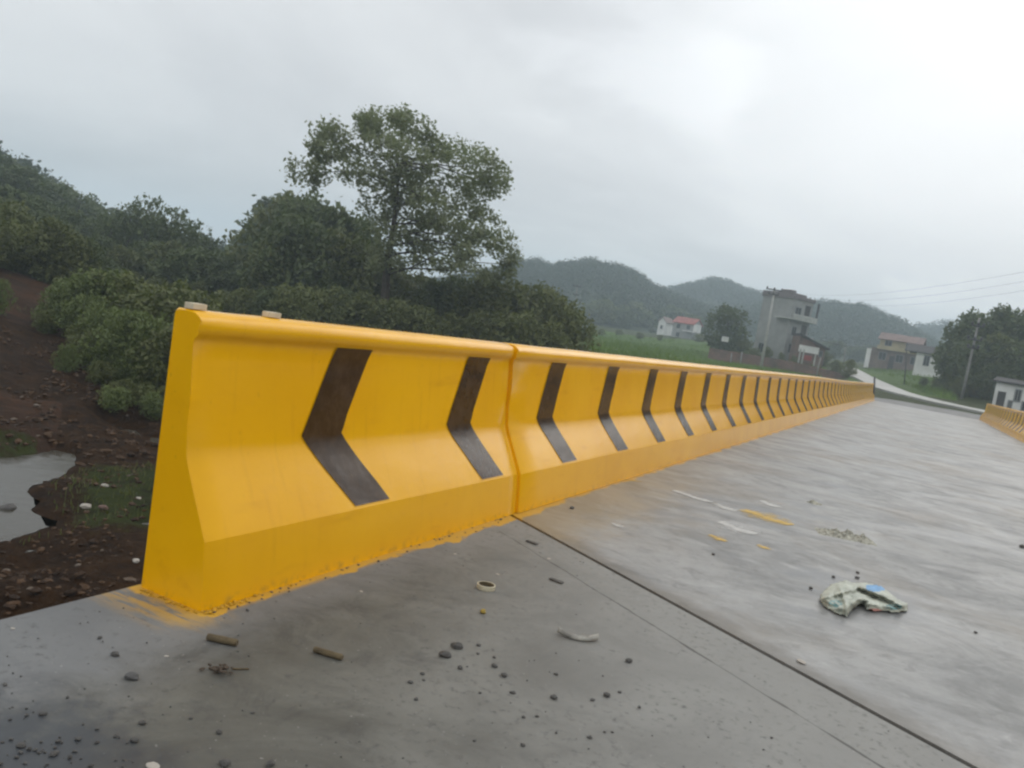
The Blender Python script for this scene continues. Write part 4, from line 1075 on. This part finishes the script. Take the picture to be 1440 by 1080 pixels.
boxes('wall', [(-.33, .33, 0, .9, -.25, .42)], M['wallw'], h5); pymesh('roof', [(-.4, -.12, .56), (.4, -.12, .48), (.4, 1, .48), (-.4, 1, .56), (-.4, -.12, .5), (.4, -.12, .43), (.4, 1, .43), (-.4, 1, .5)], [(0, 1, 2, 3), (7, 6, 5, 4), (0, 4, 5, 1), (1, 5, 6, 2), (2, 6, 7, 3), (3, 7, 4, 0)], M['roofd'], h5)

# yellow-brown house on the rise
p = base_at(1258, 518, 150); h6 = empty('house', p, face_cam(p)-.12, 'brown house with yellow upper storey and pinkish roof', 'house')
boxes('wall', [(-4.0, 4.4, 0, 6, -1.5, 2.9)], M['wallb'], h6)
boxes('balcony', [(-3.2, 3.4, -.5, -.004, 2.75, 3.35)], M['wally'], h6)
boxes('upper_storey', [(-3.1, 3.0, 1.0, 5.6, 2.903, 4.6)], M['wally'], h6)
gable('roof', -3.1, 3.0, 1.0, 5.6, 4.62, 5.7, .4, M['roofp'], h6, 'x')
boxes('side_wall', [(-4.7, -4.003, -.1, 4, -1.5, 2.6)], M['wallw'], h6)
for x in (-2.2, .4, 2.6): window(h6, x, 1.0, 1.2, 1.3, -.003)
for x in (-1.8, 1.4): window(h6, x, 3.45, 1.1, .95, .997)
boxes('door', [(-1.1, -.3, -.05, -.003, -.3, 1.9)], M['roofd'], h6)
# white house
p = base_at(1311, 524, 128); h7 = empty('house', p, face_cam(p)-.10, 'white house with two dark windows and a dark roof beside the trees', 'house')
gwall(-2.4, 4.0, 0, 5, 2.6, 3.5, M['wallw'], h7, 'x'); gable('roof', -3.6, 4.2, 0, 5, 2.62, 3.6, .35, M['roofd'], h7, 'x', .12)
for x in (-1.0, .85): window(h7, x, .75, .8, 1.45, -.003)
# white building by the right barrier
p = base_at(1428, 586, 76); h8 = empty('house', p, face_cam(p)-.05, 'white building with dark windows behind the far barrier, at the photo edge', 'house')
gwall(-1.75, 4.5, 0, 5, 2.55, 2.8, M['wallw'], h8, 'x'); gable('roof', -1.75, 4.5, 0, 5, 2.66, 2.92, .25, M['roofd'], h8, 'x', .12)
boxes('door', [(-1.5, -.95, -.04, -.003, .2, 1.75)], M['roofd'], h8)
window(h8, -.15, 1.15, .5, 1.0, -.003); window(h8, .5, .5, .6, .8, -.003); window(h8, 1.8, .7, .9, 1.1, -.003); window(h8, -.55, .4, .35, .8, -.003)
# ------------------------------------------------------------------ poles and cables
def pole(px0, py0, px1, py1, D, r0, r1, lab, arms=(), mat='conc', name='utility_pole', sink=.6, cat='pole', group=None):
    a_ = at(px0, py0, D); b_ = at(px1, py1, D)
    root = empty(name, a_, 0, lab, cat, group)
    bm = bmesh.new(); tube_bm(bm, [Vector((0, 0, -sink)), (b_-a_)*.5, b_-a_], [r0, (r0+r1)/2, r1], 10); frombm('shaft', bm, M[mat], root, True)
    ends = []
    for t_, w_ in arms:
        c_ = (b_-a_)*t_; ang = math.radians(20); dx = Vector((math.cos(ang), math.sin(ang), 0))*w_
        bm = bmesh.new(); tube_bm(bm, [c_-dx+Vector((0, -.16, 0)), c_+dx+Vector((0, -.16, 0))], [.08, .08], 6); ar = frombm('crossarm', bm, M['steel'], root)
        for q in (-.92, 0, .92):
            bm = bmesh.new(); tube_bm(bm, [c_+dx*q+Vector((0, -.16, .05)), c_+dx*q+Vector((0, -.16, .16)), c_+dx*q+Vector((0, -.16, .30))], [.06, .13, .05], 6); frombm('insulator', bm, M['steel'], ar, True)
            ends.append(a_+c_+dx*q+Vector((0, -.16, .28)))
    return root, ends
_, E1 = pole(1069, 524, 1089.5, 406, 106, .19, .11, 'pale utility pole with a dark crossarm rising before the grey house', ((.985, .95), (.93, .6)), 'concl')
_, E2 = pole(1352, 561, 1377.5, 447, 80, .13, .085, 'leaning grey utility pole against the dark stand of trees', ((.90, .5), (.73, .55), (.63, .45)))
_, E3 = pole(1560, 660, 1592, 372, 34, .17, .11, 'utility pole beyond the end of the far barrier', ((.975, .95), (.90, .6)))
pole(1147.5, 531, 1154, 503, 103, .10, .08, 'short grey post in front of the low brick wall', (), 'conc', 'post', cat='post')
pole(1027, 513, 1029, 496, 110, .09, .08, 'short pale post by the left end of the brick wall', (), 'conc', 'post', cat='post')
pole(1040.5, 515, 1043.5, 495, 109.5, .09, .08, 'short pale post second along the brick wall, before the round tree', (), 'conc', 'post', cat='post')
pole(1228.5, 566, 1230, 530, 52.6, .055, .05, 'thin dark post standing at the far end of the long barrier', (), 'steel', 'post', cat='post')
pole(1272.5, 541, 1275, 487, 98, .06, .05, 'thin dark pole in the grass before the brown house', (), 'steel', 'pole', cat='pole')
pole(1187, 512, 1188.5, 488, 150, .12, .09, 'hazy pale pole behind the corner bush', (), 'conc', 'pole', cat='pole')
pole(808, 450, 812, 400, 150, .13, .09, 'hazy pale pole with crossarm beyond the bushy trees', ((.94, .7), (.70, .5)), 'conc')
def cable(a_, b_, sag, lab, r=.004, grp='overhead cables'):
    bm = bmesh.new(); n = 26; tube_bm(bm, [a_.lerp(b_, i/n)-a_-Vector((0, 0, sag*4*(i/n)*(1-i/n))) for i in range(n+1)], [r]*(n+1), 5)
    o = frombm('overhead_cable', bm, M['wire'], None, True); o.location = a_; return tag(o, lab, 'cable', grp)
for i, q in enumerate(('topmost overhead cable crossing the sky from the pale pole', 'middle of the three upper overhead cables', 'lowest of the three upper overhead cables')): cable(E1[i], E3[i], 1.2+.25*i, q)
cable(at(1152, 481, 118)+Vector((0, 0, .3)), at(1236, 486, 150), .5, 'dark cable between the brick cottage and the brown house', .03)

# ------------------------------------------------------------------ far hills with their woods
def hill(ridge, D0, depth, lab, seed, ntree, th=6.):
    r_ = np.random.default_rng(seed)
    cols = []
    x0_, x1_ = ridge[0][0], ridge[-1][0]; nu = 90; nv = 24
    v, f = [], []
    def top(px):
        py = interp(ridge, px); return at(px, py, D0).z-th*.75
    def P(px, t_):
        # t_ 0 foot .. 1 crest .. 1.6 behind
        D = D0+depth*(t_-1); q = at(px, 322+.1736*px, D)
        zb = terr(q.x, q.y, False)-1; zt = max(zb+1, top(px))
        s_ = math.sin(math.pi/2*min(1, t_))**1.25 if t_ <= 1 else math.cos((t_-1)*1.6)
        z = zb+(zt-zb)*s_+(3.*mnoise.noise(Vector((q.x*.02, q.y*.02, seed)))*s_*min(1, abs(1-t_)*3))
        return (q.x, q.y, z)
    for i in range(nu+1):
        for j in range(nv+1): v.append(P(x0_+(x1_-x0_)*i/nu, 1.7*j/nv))
    for i in range(nu):
        for j in range(nv): a_ = i*(nv+1)+j; f.append((a_, a_+nv+1, a_+nv+2, a_+1))
    o = pymesh('hill', v, f, M['hillm'], None, True); o['kind'] = 'structure'
    C, S = [], []
    for _ in range(ntree):
        px = r_.uniform(x0_, x1_); t_ = r_.beta(2.2, 1.5)*1.15
        p_ = P(px, t_); k_ = r_.uniform(.6, 1.25); n = 64
        d = r_.normal(size=(n, 3)); d /= np.linalg.norm(d, axis=1)[:, None]; d *= r_.uniform(.5, 1, (n, 1))
        cc = np.array(p_)+np.array([0, 0, th*.45*k_])+d*np.array([th*.45, th*.45, th*.52])*k_
        C.append(cc); S.append(r_.uniform(.5, 1.15, n)*th*.10)
    w = quads('hillside_wood', np.concatenate(C), np.concatenate(S), M['leaf4'], None, seed)
    tag(w, lab, 'wood', kind='stuff')
M['hillm'] = simple('hill_soil', (.035, .050, .022), .95, .3, .05)
hill([(560, 400), (620, 392), (660, 382), (700, 370), (725, 364), (740, 363), (756, 370), (780, 369), (800, 366), (815, 363), (830, 370), (850, 373), (870, 379), (885, 387), (900, 398), (915, 406), (950, 418), (1000, 440)], 330, 110, 'hazy wooded hill beyond the bushy trees', 1, 2400, 4.2)
hill([(850, 430), (880, 418), (905, 408), (930, 403), (950, 397), (970, 393), (985, 390), (1005, 394), (1025, 403), (1045, 409), (1065, 416), (1100, 424), (1150, 440)], 460, 130, 'bluish wooded hill behind the red roofed house', 2, 1700, 5.2)
hill([(1000, 440), (1040, 428), (1080, 424), (1120, 423), (1150, 425), (1180, 428), (1200, 430), (1215, 437), (1232, 444), (1255, 454), (1275, 466), (1300, 480), (1330, 500)], 380, 120, 'bluish wooded hill behind the grey house', 3, 1700, 4.6)
hill([(1180, 470), (1220, 462), (1260, 458), (1290, 455), (1312, 452), (1330, 456), (1360, 462), (1400, 470), (1500, 480), (1600, 500), (2000, 575), (2500, 650), (3200, 770)], 520, 140, 'palest wooded hill behind the white house', 4, 2400, 6.5)
hill([(1490, 500), (1530, 462), (1600, 440), (1800, 460), (2100, 500), (2500, 560), (3000, 650), (4200, 860), (6000, 1150)], 120, 35, 'unseen wooded rise added on the right bank to darken the barrier reflection', 6, 1300, 7)  # out of view, added so the barrier face reflects dark wood, not low sky
hill([(-400, 190), (-200, 150), (-60, 185), (0, 225), (60, 262), (130, 300), (200, 330), (280, 355), (340, 360), (420, 365), (520, 390), (640, 410)], 170, 60, 'wooded slope behind the left hillside trees', 5, 700, 5)

# ------------------------------------------------------------------ haze
m, nt = newmat('haze_air'); k = N(nt)
pv = k.n('ShaderNodeVolumePrincipled'); pv.inputs['Color'].default_value = (.77, .91, 1, 1); pv.inputs['Density'].default_value = .0015; pv.inputs['Anisotropy'].default_value = .2
oo = k.n('ShaderNodeOutputMaterial'); nt.links.new(pv.outputs[0], oo.inputs['Volume'])
hz = boxes('haze', [(-1000, 1000, -1000, 1000, -4.5, 75)], m); tag(hz, kind='stuff')

# ------------------------------------------------------------------ sky and light
w = bpy.data.worlds.new('World'); sc.world = w; w.use_nodes = True; nt = w.node_tree; nt.nodes.clear(); k = N(nt)
SUN_EL, SUN_AZ = math.radians(28), math.radians(14)      # azimuth from +Y towards +X
sky = k.n('ShaderNodeTexSky', sky_type='NISHITA'); sky.sun_disc = False; sky.sun_elevation = SUN_EL; sky.sun_rotation = SUN_AZ
sky.air_density = 1; sky.dust_density = 3
g = k.coord('Generated'); X, Y, Z = k.sep(g)
zz = k.math('MAXIMUM', k.math('ADD', Z, .16), .05)
cv = k.n('ShaderNodeCombineXYZ'); k.put(cv.inputs[0], k.math('DIVIDE', X, zz)); k.put(cv.inputs[1], k.math('DIVIDE', Y, zz)); k.put(cv.inputs[2], .4)
n1 = k.noise(cv.outputs[0], .62, 6, .52, .5); n2 = k.noise(cv.outputs[0], 1.3, 6, .5, .3)
sd = Vector((math.sin(SUN_AZ)*math.cos(SUN_EL), math.cos(SUN_AZ)*math.cos(SUN_EL), math.sin(SUN_EL)))
dt = k.n('ShaderNodeVectorMath', operation='DOT_PRODUCT'); k.put(dt.inputs[0], g); dt.inputs[1].default_value = sd
glow = k.step(dt.outputs['Value'], .72, 1.0)
lum = k.math('ADD', k.math('ADD', 7.0, k.math('MULTIPLY', k.step(n1, .32, .68), 2.0)), k.math('MULTIPLY', glow, 3.1))
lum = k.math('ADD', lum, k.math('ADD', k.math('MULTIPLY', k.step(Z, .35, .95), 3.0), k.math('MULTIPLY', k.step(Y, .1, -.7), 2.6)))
brk = k.math('MULTIPLY', k.step(n2, .54, .72), k.step(dt.outputs['Value'], .45, .85))
lum = k.math('ADD', lum, k.math('MULTIPLY', brk, 1.4))
cc = k.mix(k.step(n1, .35, .75), (.965, .98, 1.005), (.985, .995, 1.0))
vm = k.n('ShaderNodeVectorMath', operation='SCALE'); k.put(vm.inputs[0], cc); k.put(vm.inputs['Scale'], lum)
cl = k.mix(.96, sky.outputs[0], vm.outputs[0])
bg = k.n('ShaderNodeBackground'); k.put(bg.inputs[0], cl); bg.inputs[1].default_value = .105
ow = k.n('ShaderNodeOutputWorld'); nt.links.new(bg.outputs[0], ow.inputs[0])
sl = bpy.data.lights.new('sun', 'SUN'); sl.energy = .6; sl.angle = math.radians(35); sl.color = (1, .97, .92)
so = bpy.data.objects.new('sun', sl); COL.objects.link(so); so.rotation_euler = (-sd).to_track_quat('-Z', 'Y').to_euler()

vs = sc.view_settings; vs.view_transform = 'Standard'; vs.look = 'None'; vs.gamma = 1; vs.exposure = 0; vs.use_curve_mapping = False
sc.render.engine = 'CYCLES'
cy = sc.cycles; cy.use_denoising = True; cy.max_bounces = 6; cy.diffuse_bounces = 3; cy.glossy_bounces = 3; cy.transmission_bounces = 3; cy.transparent_max_bounces = 8; cy.volume_bounces = 1
cy.use_adaptive_sampling = True; cy.adaptive_threshold = .02
cy.pixel_filter_type = 'BLACKMAN_HARRIS'; cy.filter_width = 2.4
